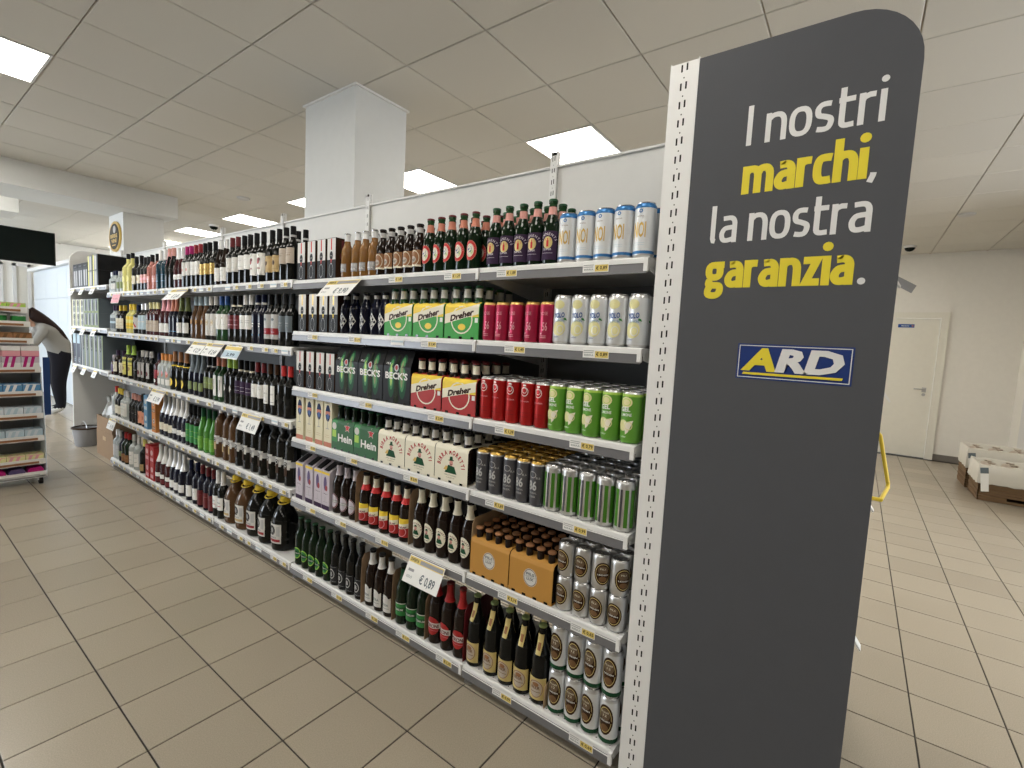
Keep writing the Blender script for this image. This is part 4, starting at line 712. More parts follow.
unit(.665, 1.995, 'wide shelving unit of beer bottles and six-packs', [BZ[i] for i in range(6)], taglist=t2)
def wt(y0, y1):
    d = {}
    for i in range(5):
        l = []; y = y0+.06+random.random()*.04
        while y < y1-.05: l.append((y, '%d,%d9' % (random.randint(1, 8), random.randint(1, 9)), .072, random.random() > .25)); y += .10+random.random()*.09
        d[i] = l
    return d
unit(1.995, 3.0, 'first shelving unit of wine, next to the beer section', [WZ[i] for i in range(5)], taglist=wt(1.995, 3.0))
unit(3.0, 4.0, 'middle shelving unit of wine with sparkling bottles low down', [WZ[i] for i in range(5)], taglist=wt(3.0, 4.0))
unit(4.0, 5.33, 'far shelving unit of liqueurs with stacked cartons', [WZ[i] for i in range(5)], taglist=wt(4.0, 5.33))
# last bay: three shelves only, open floor below, closed by a rounded side panel
e = unit(5.33, 6.68, 'open-bottomed shelving unit holding boxed glasses', EZ, taglist={i: [(5.6+.45*j, '', .07, False) for j in range(3)] for i in range(3)}, base=False)
pts = [(0,.04),(.49,.04),(.49,2.2)]+[(.13-.13*math.sin(a), 2.07+.13*math.cos(a)) for a in [math.pi/2*i/8 for i in range(9)]]
MB().prism(pts, 6.685, 6.71, 'paneltop').build('side_panel', e, smooth=False)
# ================================================================ end-of-aisle unit with the lettered side panel
e = empty('end_display_unit', (0, 0, 0), 'end-of-aisle display unit with tall dark grey lettered side panel', 'display')
slotted(-.063, 0.02, 2.225, -.002, .080, 'upright', e)
MB().box(.0135, .05, -.1025, -.0235, .02, 2.22, 'white').build('upright_body', e, smooth=False)
R_ = .14
pts = [(-.104, .02), (-.104, 2.218)]+[(-.59+R_-R_*math.sin(a)*1.0, 2.218-R_+R_*math.cos(a)) for a in [math.pi/2*i/10 for i in range(11)]]+[(-.59, .02)]
sp = MB().prism(pts, -.003, .022, 'endpanel', 'x').build('side_panel', e, 'dark grey side panel with rounded top corner', smooth=False)
Fp = lambda s, z, L: (-.0034-.0003*L, -s, z)
# the slogan is drawn with round-shouldered narrow strokes: each letter is a list of centre lines in units of cap height
XH = .71
def arc(cx, cy, rx, ry, a0, a1, n=9): return [(cx+rx*math.cos(math.radians(a0+(a1-a0)*i/n)), cy+ry*math.sin(math.radians(a0+(a1-a0)*i/n))) for i in range(n+1)]
def sq(cx, cy, rx, ry, a0, a1, n=14, p=.78):
    out = []
    for i in range(n+1):
        a = math.radians(a0+(a1-a0)*i/n); c, s_ = math.cos(a), math.sin(a)
        out.append((cx+rx*math.copysign(abs(c)**p, c), cy+ry*math.copysign(abs(s_)**p, s_)))
    return out
def letter(c, w, t):
    """w = glyph width, t = stroke; returns strokes; box is 0..w by 0..1"""
    h = t/2; X = XH-h; l, r = h, w-h; m = w/2; ym = XH/2
    if c == 'I': return [[(m, 0), (m, 1)]]
    if c == 'l': return [[(l, 1), (l, h+.07), (l+.03, h+.01), (l+.10, h)]]
    if c == 'i': return [[(m, 0), (m, XH)], 'dot']
    if c == 'n': return [[(l, 0), (l, XH)], [(l, X-.10)]+sq(m, X-.26, m-h, .26, 130, 0, 9)+[(r, 0)]]
    if c == 'h': return [[(l, 0), (l, 1)], [(l, X-.10)]+sq(m, X-.26, m-h, .26, 130, 0, 9)+[(r, 0)]]
    if c == 'm':
        q = (w-t)/4
        return [[(l, 0), (l, XH)], [(l, X-.10)]+sq(l+q, X-.22, q, .22, 130, 0, 8)+[(l+2*q, 0)], [(l+2*q, X-.14)]+sq(l+3*q, X-.22, q, .22, 130, 0, 8)+[(r, 0)]]
    if c == 'o': return [sq(m, ym, m-h, ym-h, 90, 450, 26)+[]]
    if c == 'r': return [[(l, 0), (l, XH)], [(l, X-.12), (l+.04, X-.04), (w*.62, X), (w, X-.005)]]
    if c == 't': return [[(l+.05, XH+.22), (l+.05, .17)]+sq(l+.05+.15, .17, .15, .17-h, 180, 270, 6)+[(w, h+.01)], [(0, X), (w, X)]]
    if c == 's': return [[(r-.02, X-.01), (m+.02, X), (l+.08, X-.02), (l, X-.11), (l+.03, ym+.05), (m, ym-.0), (r-.03, ym-.06), (r, ym-.15), (r-.06, h+.03), (m, h), (l-.0, h+.02)]]
    if c == 'c': return [[(w, X-.01), (w-.08, X)]+sq(m+.02, ym, m-h+.02, ym-h, 90, 270, 14)+[(w-.08, h), (w, h+.01)]]
    if c == 'a': return [[(l+.03, X-.01), (m-.02, X)]+sq(r-.2, X-.2, .2, .2, 90, 0, 6)+[(r, 0)], [(r, ym+.045), (m+.03, ym+.04), (l+.09, ym+.01), (l, ym-.12), (l+.05, h+.03), (m-.02, h), (r-.04, h+.04), (r, h+.09)]]
    if c == 'z': return [[(0, X), (r-.02, X), (l+.02, h), (w, h)]]
    if c == 'g': return [sq(m-.02, ym+.10, m-h-.01, ym-h-.10, 90, 450, 20), [(m, X), (w+.02, X)], [(l+.04, ym-.13), (l, ym-.22), (l+.06, ym-.27), (r-.06, ym-.29), (r, ym-.40), (r-.06, -.16), (m, -.20), (l+.02, -.17), (l-.01, -.06), (l+.06, .05)]]
    if c == ',': return [[(m+.02, .10), (m+.01, .02), (m-.07, -.17)]]
    return []
def smooth(P, k=4):
    if len(P) < 4: return P
    out = []
    for i in range(len(P)-1):
        p0, p1, p2, p3 = P[max(i-1, 0)], P[i], P[i+1], P[min(i+2, len(P)-1)]
        for q in range(k):
            u = q/k; out.append(tuple(.5*((2*p1[d])+(-p0[d]+p2[d])*u+(2*p0[d]-5*p1[d]+4*p2[d]-p3[d])*u*u+(-p0[d]+3*p1[d]-3*p2[d]+p3[d])*u**3) for d in (0, 1)))
    return out+[P[-1]]
def ribbon(mb, pts, t, L, y0, z0, sc, sx, k, closed=False):
    # centre line to strip with mitred joins; horizontal squeeze applied to the centre line, not to the stroke
    P = [(x*sx, y) for x, y in pts]; Q = [P[0]]
    for p in P[1:]:
        if math.hypot(p[0]-Q[-1][0], p[1]-Q[-1][1]) > 1e-4: Q.append(p)
    n = len(Q); closed = math.hypot(Q[0][0]-Q[-1][0], Q[0][1]-Q[-1][1]) < 1e-3
    if closed: Q = Q[:-1]; n -= 1
    vs = []
    for i in range(n):
        if closed: a, b, c = Q[i-1], Q[i], Q[(i+1) % n]
        else: a, b, c = Q[max(i-1, 0)], Q[i], Q[min(i+1, n-1)]
        d1 = Vector((b[0]-a[0], b[1]-a[1])); d2 = Vector((c[0]-b[0], c[1]-b[1]))
        if d1.length < 1e-6: d1 = d2
        if d2.length < 1e-6: d2 = d1
        d1.normalize(); d2.normalize(); n1 = Vector((-d1.y, d1.x)); n2 = Vector((-d2.y, d2.x)); mm = n1+n2
        mm = mm/max(mm.length_squared/2, .35)
        vs += [(b[0]+mm.x*t/2, b[1]+mm.y*t/2), (b[0]-mm.x*t/2, b[1]-mm.y*t/2)]
    for i in range(n if closed else n-1):
        j = (i+1) % n; SEG[0] += 1; off = .000008*(SEG[0] % 37)
        mb.add([(Fp(y0+x*sc, z0+y*sc, L)[0]-off,)+Fp(y0+x*sc, z0+y*sc, L)[1:] for x, y in (vs[2*i], vs[2*j], vs[2*j+1], vs[2*i+1])], [(0,1,2,3)], k)
SEG = [0]
WID = {'I':.16,'l':.22,'i':.16,'n':.60,'h':.60,'m':.94,'o':.62,'r':.40,'t':.44,'s':.50,'c':.48,'a':.57,'z':.50,'g':.60,' ':.22,',':.2}
def slogan(txt, s0, s1, base, cap, t, k, name, lab):
    """s0..s1 = left and right edges measured along the panel, metres"""
    gap = .115 if t < .16 else .085; nat = sum(WID[c]+gap for c in txt)-gap; sc = cap; sx = (s1-s0)/(nat*sc); x = 0; mb = MB()
    for i, c in enumerate(txt):
        w_ = WID[c]
        for st in letter(c, w_, t/sx if False else t):
            if st == 'dot':
                cx = (x+w_/2)*sx; mb.add([Fp(s0+(cx+t*.62*math.cos(q))*sc, base+(.93+t*.62*math.sin(q))*sc, 1) for q in [math.pi*2*u/12 for u in range(12)]], [tuple(range(12))], k)
            else: ribbon(mb, [(px_+x, py_) for px_, py_ in (smooth(st) if c == 's' or (c == 'a' and len(st) > 6) or (c == 'g' and len(st) < 14) else st)], t, 1, s0, base, sc, sx, k)
        x += w_+gap
    mb.build(name, sp, lab, smooth=False)
slogan('I nostri', .242, .532, 1.957, .101, .122, 'letterwhite', 'lettering', 'white lettering reading I nostri')
slogan('marchi', .243, .507, 1.832, .101, .178, 'letteryellow', 'lettering', 'bold yellow lettering reading marchi')
slogan(',', .514, .528, 1.836, .080, .15, 'letterwhite', 'lettering', 'white comma')
slogan('la nostra', .173, .527, 1.709, .101, .122, 'letterwhite', 'lettering', 'white lettering reading la nostra')
slogan('garanzia', .170, .503, 1.587, .101, .178, 'letteryellow', 'lettering', 'bold yellow lettering reading garanzia')
mb = MB(); deco(mb, Fp, [('E',522,1595,8,8,'letterwhite')], 30); mb.build('lettering', sp, 'white full stop', smooth=False)
lg = MB(); deco(lg, Fp, [('R',268,526,1344,1438,'badgeblue'),
  ('Q',[(272,1348),(522,1348),(522,1350),(272,1350)],'letterwhite'),('Q',[(272,1432),(522,1432),(522,1434),(272,1434)],'letterwhite'),('Q',[(272,1348),(274,1348),(274,1434),(272,1434)],'letterwhite'),('Q',[(520,1348),(522,1348),(522,1434),(520,1434)],'letterwhite'),
  ('T','A',322,1370,56,'letteryellow',84,.05,0,.22),('T','RD',432,1370,56,'letterwhite',142,.05,0,.22),('Q',[(284,1356),(506,1356),(508,1362),(286,1362)],'letteryellow')], 30)
lg.build('badge', sp, 'dark blue badge with slanted yellow and white initials', smooth=False)
MB().box(.97, .995, -.59, -.02, .02, 2.2, 'endpanel').build('side_panel', e, smooth=False)
MB().box(.024, .968, -.075, -.06, .1, 2.2, 'panelgrey').build('back_panel', e, smooth=False)
for i, z in enumerate((.10, .55, .95, 1.35, 1.72)):
    yb = -.60 if i == 0 else -.58
    so = MB().box(.03, .96, yb+.012, -.08, z-.025, z, 'shelfwhite').box(.03, .96, yb, yb+.012, z-.04, z+.004, 'shelfwhite').build('shelf', e, smooth=False)
    for x in ((.08, .5, .8) if i else (.2, .6)):
        MB().box(x, x+.07, yb-.004, yb-.0005, z-.038, z-.002, 'paper').build('price_tag', so, smooth=False)
for x, z0, z1 in ((.60, 1.652, 1.722), (.42, 1.285, 1.352), (.62, .89, .952), (.42, .49, .552), (.30, .04, .102)):
    MB().prism([(-.5805, z1), (-.586, z1), (-.624, z0+.004), (-.621, z0), (-.5805, z1-.010)], x, x+.04, 'paper', 'x').build('shelf_talker', e, smooth=False)
t = MB().tube([(.92,-.585,1.70),(.95,-.60,1.755),(.96,-.615,1.745)], .003, 'steel', 6); t.prism([(-.615,1.745),(-.685,1.700),(-.672,1.672),(-.603,1.716)], .955, .958, 'grey', 'x')
tag(t.build('hanging_tag', smooth=False), 'small grey tag hanging tilted above the door sign', 'tag')
t = MB().tube([(.90,-.585,1.145),(.90,-.612,1.142),(.90,-.628,1.125),(.90,-.668,.945),(.88,-.668,.93),(.66,-.640,.93),(.64,-.585,.935)], .007, 'yellow', 8)
tag(t.build('yellow_rail', smooth=True), 'yellow bent bar sticking out from the end display', 'bar')
# ================================================================ products on the shelves
SHB = {5:'top shelf',4:'second shelf',3:'third shelf',2:'fourth shelf',1:'fifth shelf',0:'bottom shelf'}
SHW = {4:'top shelf',3:'second shelf',2:'third shelf',1:'fourth shelf',0:'bottom shelf'}
NUM = ['','one','two','three','four','five','six','seven','eight']
BACK = {'blue_can':3,'pink_can':2,'lemon_can':2,'red_can':4,'lime_can':4,'black_can':5,'striped_can':5,'silver_can':3,'green_foot_can':3,'orange_pack':3,'white_pack':2,'lemon_pack':2,'red_pack':2,'green_pack':2,'dark_pack':2,
 'round_red_beer':3,'purple_beer':3,'brown_beer':2,'gold_beer':2,'jug_dark':1,'jug_amber':1}
FLAT = {'red_window_box','yellow_window_box','cream_box','purple_carton'}
def fill(table, Z, SH):
    for k, groups in table.items():
        z = Z[k]+SURF+.0003
        for key, ys in groups:
            kd = KINDS[key]; r = kd.depth; x = .008+r; n = len(ys); grp = kd.desc+', '+SH[k]
            for i, y in enumerate(ys):
                if n == 1: wh = ''
                elif n == 2: wh = (', one nearer the lettered panel', ', one farther from the lettered panel')[i]
                else: wh = ', '+(('nearest' if i == 0 else ordinal(i)+' nearest') if i < n-1 else 'farthest')+' the lettered panel' if i < n-1 else ', farthest from lettered panel'
                base = kd.desc+', '+SH[k]
                box_ = kd.name in ('six_pack','gift_box','wine_carton','bottle_carton')
                rz = 0 if box_ else math.radians(random.uniform(-9, 9))
                jx = 0 if box_ else random.uniform(0, .003)
                st = 2 if key in ('silver_can','green_foot_can','box_orange','box_blue','box_red') else 1
                for q in range(st):
                    lb = base+wh if st == 1 else (('upper ' if q else 'lower ')+base+wh)
                    if key == 'silver_can' and q == 1 and i in (0, 1): rz2 = math.radians(52-10*i)
                    else: rz2 = rz+math.radians(random.uniform(-6, 6))*(st > 1 and not box_)
                    place(kd, x+jx, y, z+q*(kd.h+.0006), ' '.join(lb.split()), grp+(' front' if st == 1 else ' stacked'), rz2)
            nb = BACK.get(key, 1); stp = getattr(kd, 'step', 2*r+.003)
            for b in range(1, nb):
                for i, y in enumerate(ys):
                    if x+b*stp+r > .455: continue
                    st = 2 if key in ('silver_can','green_foot_can') else 1
                    for q in range(st):
                        pos = '' if n == 1 else (' nearest panel' if i == 0 else ' '+ordinal(i)+' from panel')
                        lb = (('upper ' if q else 'lower ') if st == 2 else '')+kd.desc+', '+SH[k]+', '+ordinal(b)+' row,'+pos
                        place(kd, x+b*stp+.002, y, z+q*(kd.h+.0006), lb.rstrip(','), kd.desc+' behind the front row, '+SH[k], 0)
fill(BEER, BZ, SHB); fill(WINE, WZ, SHW)
# a few extra back-row bottles where gaps show them
for key, zz, sh, ysx in (('round_red_beer', BZ[5], 'top shelf', [.677]), ('mustache_beer', BZ[1], 'fifth shelf', [.76, .90, 1.0]), ('yellow_label_beer', BZ[0], 'bottom shelf', [.36, .44, .52, .60]), ('wine_beige', WZ[4], 'top shelf', [2.10, 2.18])):
    kd = KINDS[key]
    for i, y in enumerate(ysx): place(kd, .13, y, zz+SURF+.0003, kd.desc+', '+sh+', set back, '+ordinal(i)+' of them', kd.desc+' set back, '+sh, 0)
# boxed glasses on the last unit
for z, items in ((EZ[2], [('gift_black', 6.10+.19*j, 0, 1) for j in range(3)]+[('gift_white', 5.73+.175*j, 0, 2) for j in range(2)]),
                 (EZ[1], [('gift_green', 6.26+.16*j, 0, 2) for j in range(3)]+[('gift_olive', 5.72+.13*j, 0, 2) for j in range(4)]),
                 (EZ[0], [('gift_blue', 6.42+.165*j, 0, 1) for j in range(2)]+[('gift_tall', 5.62+.155*j, 0, 1) for j in range(5)])):
    sh = {EZ[2]:'top shelf',EZ[1]:'middle shelf',EZ[0]:'lowest shelf'}[z]; cnt = {}
    for key, y, _, st in items:
        kd = KINDS[key]; c = cnt.get(key, 0); cnt[key] = c+1; n = len([1 for t_ in items if t_[0] == key])
        for q in range(st):
            place(kd, .008+kd.depth, y, z+SURF+.0003+q*(kd.h+.0006), kd.desc+', '+sh+(', stacked on top' if q else (', underneath' if st > 1 else ''))+(', '+ordinal(c)+' beyond the liqueurs'), kd.desc+' on far unit')
# cardboard dividers left between the bottles
for i, (y, z, x0, x1, h, k, l) in enumerate(((1.4165,BZ[1],.01,.20,.255,'card','brown cardboard divider between oval-label and yellow-label bottles'),(1.0285,BZ[1],.012,.2,.25,'card','brown cardboard divider between yellow-label and hatted-man bottles'),
    (.657,BZ[1],.012,.22,.22,'cardlight','pale cardboard divider beside the orange cartons'),(1.355,BZ[0],.008,.2,.25,'card','brown cardboard divider beside grey-emblem bottles, bottom shelf'),(1.126,BZ[0],.012,.2,.24,'card','brown cardboard divider beside green-label bottles, bottom shelf'),
    (.902,BZ[0],.01,.2,.2,'card','brown cardboard divider before red-label bottles, bottom shelf'),(.674,BZ[0],.01,.2,.24,'darkred','red cardboard divider beside yellow square-label bottles'),(.279,BZ[0],.012,.10,.09,'cardlight','low cardboard tray flap beside the green-footed cans'))):
    zb = z+SURF+.0004; mb = MB().prism([(x0, zb), (x1, zb), (x1, zb+h), (x0+.02, zb+h), (x0+.004, zb+h*.9), (x0, zb+h*.5)], y-.0010, y+.0010, k)
    tag(mb.build('cardboard_divider', smooth=False), l, 'cardboard')
for y0, y1, z, l in ((.69, 1.43, BZ[1], 'flat cardboard tray under the large bottles, fifth shelf'),):
    pass
# large hanging price cards
def card(y0, y1, z, ops, lab, hgt=.085, tilt=.5, x0=-.009):
    yc, wd = (y0+y1)/2, (y1-y0); e_ = empty('price_card', (x0, yc, z), lab, 'price card', 'large price cards clipped to shelf rails')
    def F(s, zz, L): return (-.0025-.0002*L-(hgt-zz)*tilt, -s, zz-hgt)
    c_ = MB(); b = [F(-wd/2,0,0),F(wd/2,0,0),F(wd/2,hgt,0),F(-wd/2,hgt,0)]; b2 = [(x+.0014,y,z_) for x,y,z_ in b]; c_.add(b+b2, [(0,1,2,3),(7,6,5,4),(0,4,5,1),(1,5,6,2),(2,6,7,3),(3,7,4,0)], 'paper'); c_.build('card', e_, smooth=False)
    p_ = MB(); deco(p_, F, ops(wd*1000, hgt*1000), 400); p_.build('print', e_, smooth=False)
off = lambda pr: (lambda W, H: [('R',-W/2+3,W/2-3,H-24,H-3,'tagyellow'),('R',-W/6,W/2-6,H-21,H-7,'grey'),('T','OFFERTA',-W*.33,H-19,11,'black',W*.24,.02),('T','\u20ac '+pr,W*.16,H*.16,H*.32,'slate',W*.42,.02),('R',-W*.42,-W*.26,H*.44,H*.54,'grey'),('T','SOLO',-W*.34,H*.2,H*.1,'slate',W*.16)])
card(1.377, 1.635, BZ[5]-.012, off('9,90'), 'large yellow-topped price card under the golden beers', .085, .9)
card(.77, .98, BZ[1]-.016, off('0,89'), 'large tilted price card above the red-label bottles', .10, .5)
card(2.80, 3.04, WZ[3]-.012, off('2,49'), 'large price card below the blue-capsule wine', .085, .7)
card(3.05, 3.28, WZ[3]-.012, off('2,29'), 'large price card below the amber wine bottles', .085, .7)
card(2.55, 2.77, WZ[3]-.02, lambda W, H: [('R',-W/2+3,W/2-3,8,H-30,'paleblue'),('R',-W/2+3,W/2-3,H-24,H-4,'tagyellow'),('T','2,99',0,18,18,'navy',W*.5,.02)], 'blue-printed price card below the dusky red wine labels', .08, .5)
card(2.313, 2.553, WZ[2]-.014, off('1,49'), 'large price card above the dark star-label plastic bottles', .10, .4)
card(3.83, 4.11, WZ[2]-.014, off('3,99'), 'large price card above the cream-label sparkling wine', .10, .5)
card(3.36, 3.66, WZ[4]-.012, off('3,49'), 'large white price card below the ribboned bottles', .085, .9)
card(4.88, 5.10, WZ[4]-.02, lambda W, H: [('R',-W/2+3,W/2-3,4,H-4,'pink'),('T','NOVITA',0,H*.4,14,'darkred',W*.6)], 'pinkish price card below the small green bottles', .085, .25)
card(5.08, 5.29, WZ[1]-.02, off('1,99'), 'price card at the far end of the fourth shelf', .10, .3)
for i_, z in enumerate(EZ):
    for j, y in enumerate((5.72, 6.12, 6.5)): card(y-.07, y+.07, z-.014, lambda W, H: [('R',-W/2+3,W/2-3,H-14,H-3,'tagyellow'),('T','9,90',0,14,22,'slate',W*.5,.02)], 'small price card on %s boxed-glass shelf, %s from far panel' % (('lowest','middle','top')[i_], ('third','second','nearest')[j]), .07, .4)
# ================================================================ things standing around
# wheeled snack stand at the left
e = empty('snack_stand', (0, 0, 0), 'white wheeled tiered snack stand in the aisle', 'display stand')
SX0, SX1 = -1.35, -.515
levels = [(.11, 5.0, 5.55, SX1), (.215, 5.03, 5.5, SX1), (.415, 5.05, 5.5, SX1), (.60, 5.07, 5.5, SX1-.004), (.785, 5.09, 5.5, SX1-.01), (.985, 5.11, 5.5, SX1-.015), (1.235, 5.06, 5.5, SX1-.03), (1.375, 5.08, 5.5, SX1-.045), (1.495, 5.10, 5.5, SX1-.06)]
levels = [(.10, 5.0), (.205, 5.02), (.405, 5.03), (.595, 5.04), (.785, 5.05), (.985, 5.06), (1.225, 5.10), (1.365, 5.12), (1.482, 5.14)]
for i, (z, y) in enumerate(levels):
    x1 = SX1-(.0 if i < 6 else .035+.012*(i-6))
    so = MB().box(SX0, x1, y+.012, 5.48, z-.015, z, 'white').box(SX0, x1, y, y+.012, z-.030, z+.016, 'white').build('shelf', e, smooth=False)
    MB().box(SX0+.05, x1-.04, y-.003, y-.0004, z-.022, z-.004, 'labelbrown' if i not in (0,) else 'lightgrey').build('price_strip', so, smooth=False)
MB().prism([(5.0,.08),(5.5,.08),(5.5,1.0),(5.12,1.0),(5.02,.6)], SX1, SX1+.006, 'coldwall', 'x').build('side_panel', e, smooth=False)
MB().prism([(5.0,.08),(5.5,.08),(5.5,1.0),(5.12,1.0),(5.02,.6)], SX0-.006, SX0, 'coldwall', 'x').build('side_panel', e, smooth=False)
MB().box(SX0, SX1, 5.485, 5.5, .08, 1.5, 'lightgrey').build('back_panel', e, smooth=False)
MB().box(SX0-.006, SX1+.006, 5.0, 5.5, .065, .083, 'white').build('base', e, smooth=False)
for x in (SX0+.05, SX1-.03):
    for y in (5.04, 5.45):
        w_ = MB(); w_.tube([(x-.012, y, .030), (x+.012, y, .030)], .029, 'rubber', 14); w_.box(x-.018, x+.018, y-.012, y+.012, .034, .065, 'steel'); w_.build('caster', e)
cnd = [('purple bag of sweets','snack_bag','violet','magenta'),('pink and yellow striped snack carton','snack_box','palelemon','pink'),('pale cyan snack carton','snack_box','paleblue','coldwall'),('pale blue striped snack carton','snack_box','coldwall','paleblue'),('blue and white snack carton','snack_box','skyblue','white'),('white carton with pink stripe','snack_box','white','magenta'),('brown chocolate carton','snack_box','labelbrown','brown'),('turquoise chewing-gum tub','gum_tub','teal','green'),('pink or lime sweets pouch','snack_box','lime','pink')]
for i, (z, y) in enumerate(levels):
    dsc, nm, k1, k2 = cnd[i]; hgt = (.05,.055,.07,.07,.075,.11,.06,.07,.05)[i]; n = 7; wd = .108
    x1 = SX1-(.0 if i < 6 else .035+.012*(i-6))
    for j in range(n):
        xc = x1-.06-j*(wd+.004)
        if nm == 'gum_tub':
            b = MB().lathe([(.044,0),(.047,.004),(.047,hgt-.018),(.043,hgt-.014)], 'green', 14).lathe([(.046,hgt-.013),(.047,hgt-.011),(.047,hgt),(.04,hgt+.002)], 'foil', 14); kk = 'tub'
        elif nm == 'snack_bag':
            b = MB(); b.prism([(-.05,0),(.05,0),(.046,hgt*.7),(.03,hgt),(-.034,hgt*.92),(-.048,hgt*.6)], -.06, .06, k1 if j % 2 else 'magenta', 'y'); kk = 'bag'
        else: b = MB().box(-wd/2, wd/2, -.06, .06, 0, hgt, k1 if i != 8 else ('lime' if j < 2 else 'magenta')); kk = 'carton'
        if i == 5: b = MB().box(-wd/2, wd/2, -.06, .06, 0, .05, 'white').box(-wd/2, wd/2, -.06, .06, .052, .105, 'lilac').box(-wd/2, wd/2, -.06, .06, .107, .150, 'pink').box(-wd/2, wd/2, -.06, .06, .152, .19, 'white')
        words_ = dsc.replace('pink or lime', 'lime green' if j < 2 else 'deep pink')
        e2 = empty(nm, (xc, y+.08, z+.0006), words_+' on the wheeled stand, '+('nearest the person' if j == 0 else ordinal(j)+' from the stand edge'), 'snack', words_+'s on the stand'.replace('ss', 's'))
        b.build(kk, e2, smooth=False)
        if nm == 'snack_box':
            st = MB(); F = lambda s, zz, L: (s, -.06-.0003*L, zz)
            H = hgt*1000; ops = [('Q',[(-50,4),(-30,4),(-10,H-4),(-30,H-4)],k2),('Q',[(-10,4),(10,4),(30,H-4),(10,H-4)],k2),('R',-50,50,H-9,H-4,k2)]
            deco(st, F, ops, 60); st.build('front_print', e2, smooth=False)
            tp = MB(); deco(tp, lambda s, zz, L: (s, -.06+zz, (.19 if i == 5 else hgt)+.0003*L), [('Q',[(-46,14),(-30,14),(-6,60),(-22,60)],k2),('Q',[(-6,14),(10,14),(34,60),(18,60)],k2)], 60); tp.build('top_print', e2, smooth=False)
# tall cold-room block clad in white panels
e = empty('cold_room', (0, 0, 0), 'white panelled cold room block beyond the far shelving', 'cold room')
MB().box(.64, 3.4, 9.6, 12.62, 0, 2.33, 'coldwall').build('core', e, smooth=False)
ys = [9.6, 10.1, 10.72, 11.6, 12.6]; zs_ = [.02, .6, 1.2, 1.78, 2.30]
for a, b in zip(ys, ys[1:]):
    for c, d_ in zip(zs_, zs_[1:]): MB().box(.622, .64, a+.004, b-.004, c+.004, d_-.004, 'coldwall').build('panel', e, smooth=False)
for a, b in zip([.64, 1.3, 2.0, 2.7], [1.3, 2.0, 2.7, 3.4]):
    for c, d_ in zip(zs_, zs_[1:]): MB().box(a+.004, b-.004, 9.585, 9.6, c+.004, d_-.004, 'coldwall').build('panel', e, smooth=False)
MB().box(.55, 3.45, 9.55, 12.7, 2.31, 2.36, 'white').build('top_cap', e, smooth=False)
# television hung from the ceiling
e = empty('television', (-.19, 9.5, 2.46), 'large black flat television hanging from the ceiling', 'television')
tv = MB().box(-.72, .58, -.02, .03, -.235, .25, 'rubber'); o = tv.build('casing', e, smooth=False)
o = MB().box(-.705, .565, -.024, -.0205, -.22, .235, 'screen').build('screen', e, smooth=False)
MB().tube([(-.05, .02, .24), (-.05, .02, .545)], .02, 'steel').box(-.12, .02, -.05, .09, .53, .543, 'steel').build('ceiling_mount', e)
# cartons, bags and bucket under the last shelving unit
e = empty('cardboard_box', (.15, 5.74, 0), 'tall brown cardboard box on the floor under the boxed glasses', 'box')
MB().box(-.10, .10, -.28, .28, 0, .27, 'card').build('carton', e, smooth=False); MB().box(-.103, -.1005, -.05, .05, .18, .22, 'cardlight').build('hand_hole', e, smooth=False)
MB().box(-.102, .102, -.02, .02, .2695, .2708, 'cardlight').build('tape', e, smooth=False)
e = empty('cardboard_box', (.15, 5.74, .2712), 'smaller open cardboard box stacked on the tall box', 'box')
MB().box(-.10, .10, -.26, .26, 0, .008, 'card').box(-.10, -.094, -.26, .26, .008, .15, 'card').box(.094, .10, -.26, .26, .008, .15, 'card').box(-.094, .094, -.26, -.254, .008, .15, 'card').box(-.094, .094, .254, .26, .008, .15, 'card').build('carton', e, smooth=False)
def blob(r, h, k, seed, crumple=.25, n=22):
    rnd = random.Random(seed); mb = MB(); prof = [(r*.6,0),(r,.15*h),(r*1.02,.45*h),(r*.8,.7*h),(r*.35,.85*h),(r*.5,h)]
    mb.lathe(prof, k, n); mb.v = [(x*(1+rnd.uniform(-crumple, crumple)), y*(1+rnd.uniform(-crumple, crumple)), z*(1+rnd.uniform(-.06, .06)) if z > 0 else z) for x, y, z in mb.v]; return mb
for i, (x, y, z, r, h, l) in enumerate(((.15,5.58,.281,.066,.30,'crumpled clear plastic bag in the stacked box, nearer one'),(.15,5.745,.281,.067,.37,'crumpled clear plastic bag in the stacked box, middle one'),(.15,5.91,.281,.066,.33,'crumpled clear plastic bag in the stacked box, farther one'))):
    o = blob(r, h, 'plasticbag', i+3).build('plastic_bag', smooth=True, sharp=25); o.location = (x, y, z); tag(o, l, 'bag')
e = empty('wire_bucket', (.065, 6.49, 0), 'grey bucket with dark rim under the far shelves', 'bucket')
MB().lathe([(.095,0),(.10,.01),(.125,.20),(.12,.20),(.095,.012),(.0001,.010)], 'grey', 20, cap=False).build('bucket', e); MB().lathe([(.122,.195),(.133,.198),(.133,.213),(.119,.213)], 'darkbrown', 20, cap=False).build('rim', e)
MB().tube([(-.02, .125*math.cos(a), .203+.07*math.sin(a)) for a in [math.pi*i/10 for i in range(11)]], .003, 'steel', 6).build('handle', e)
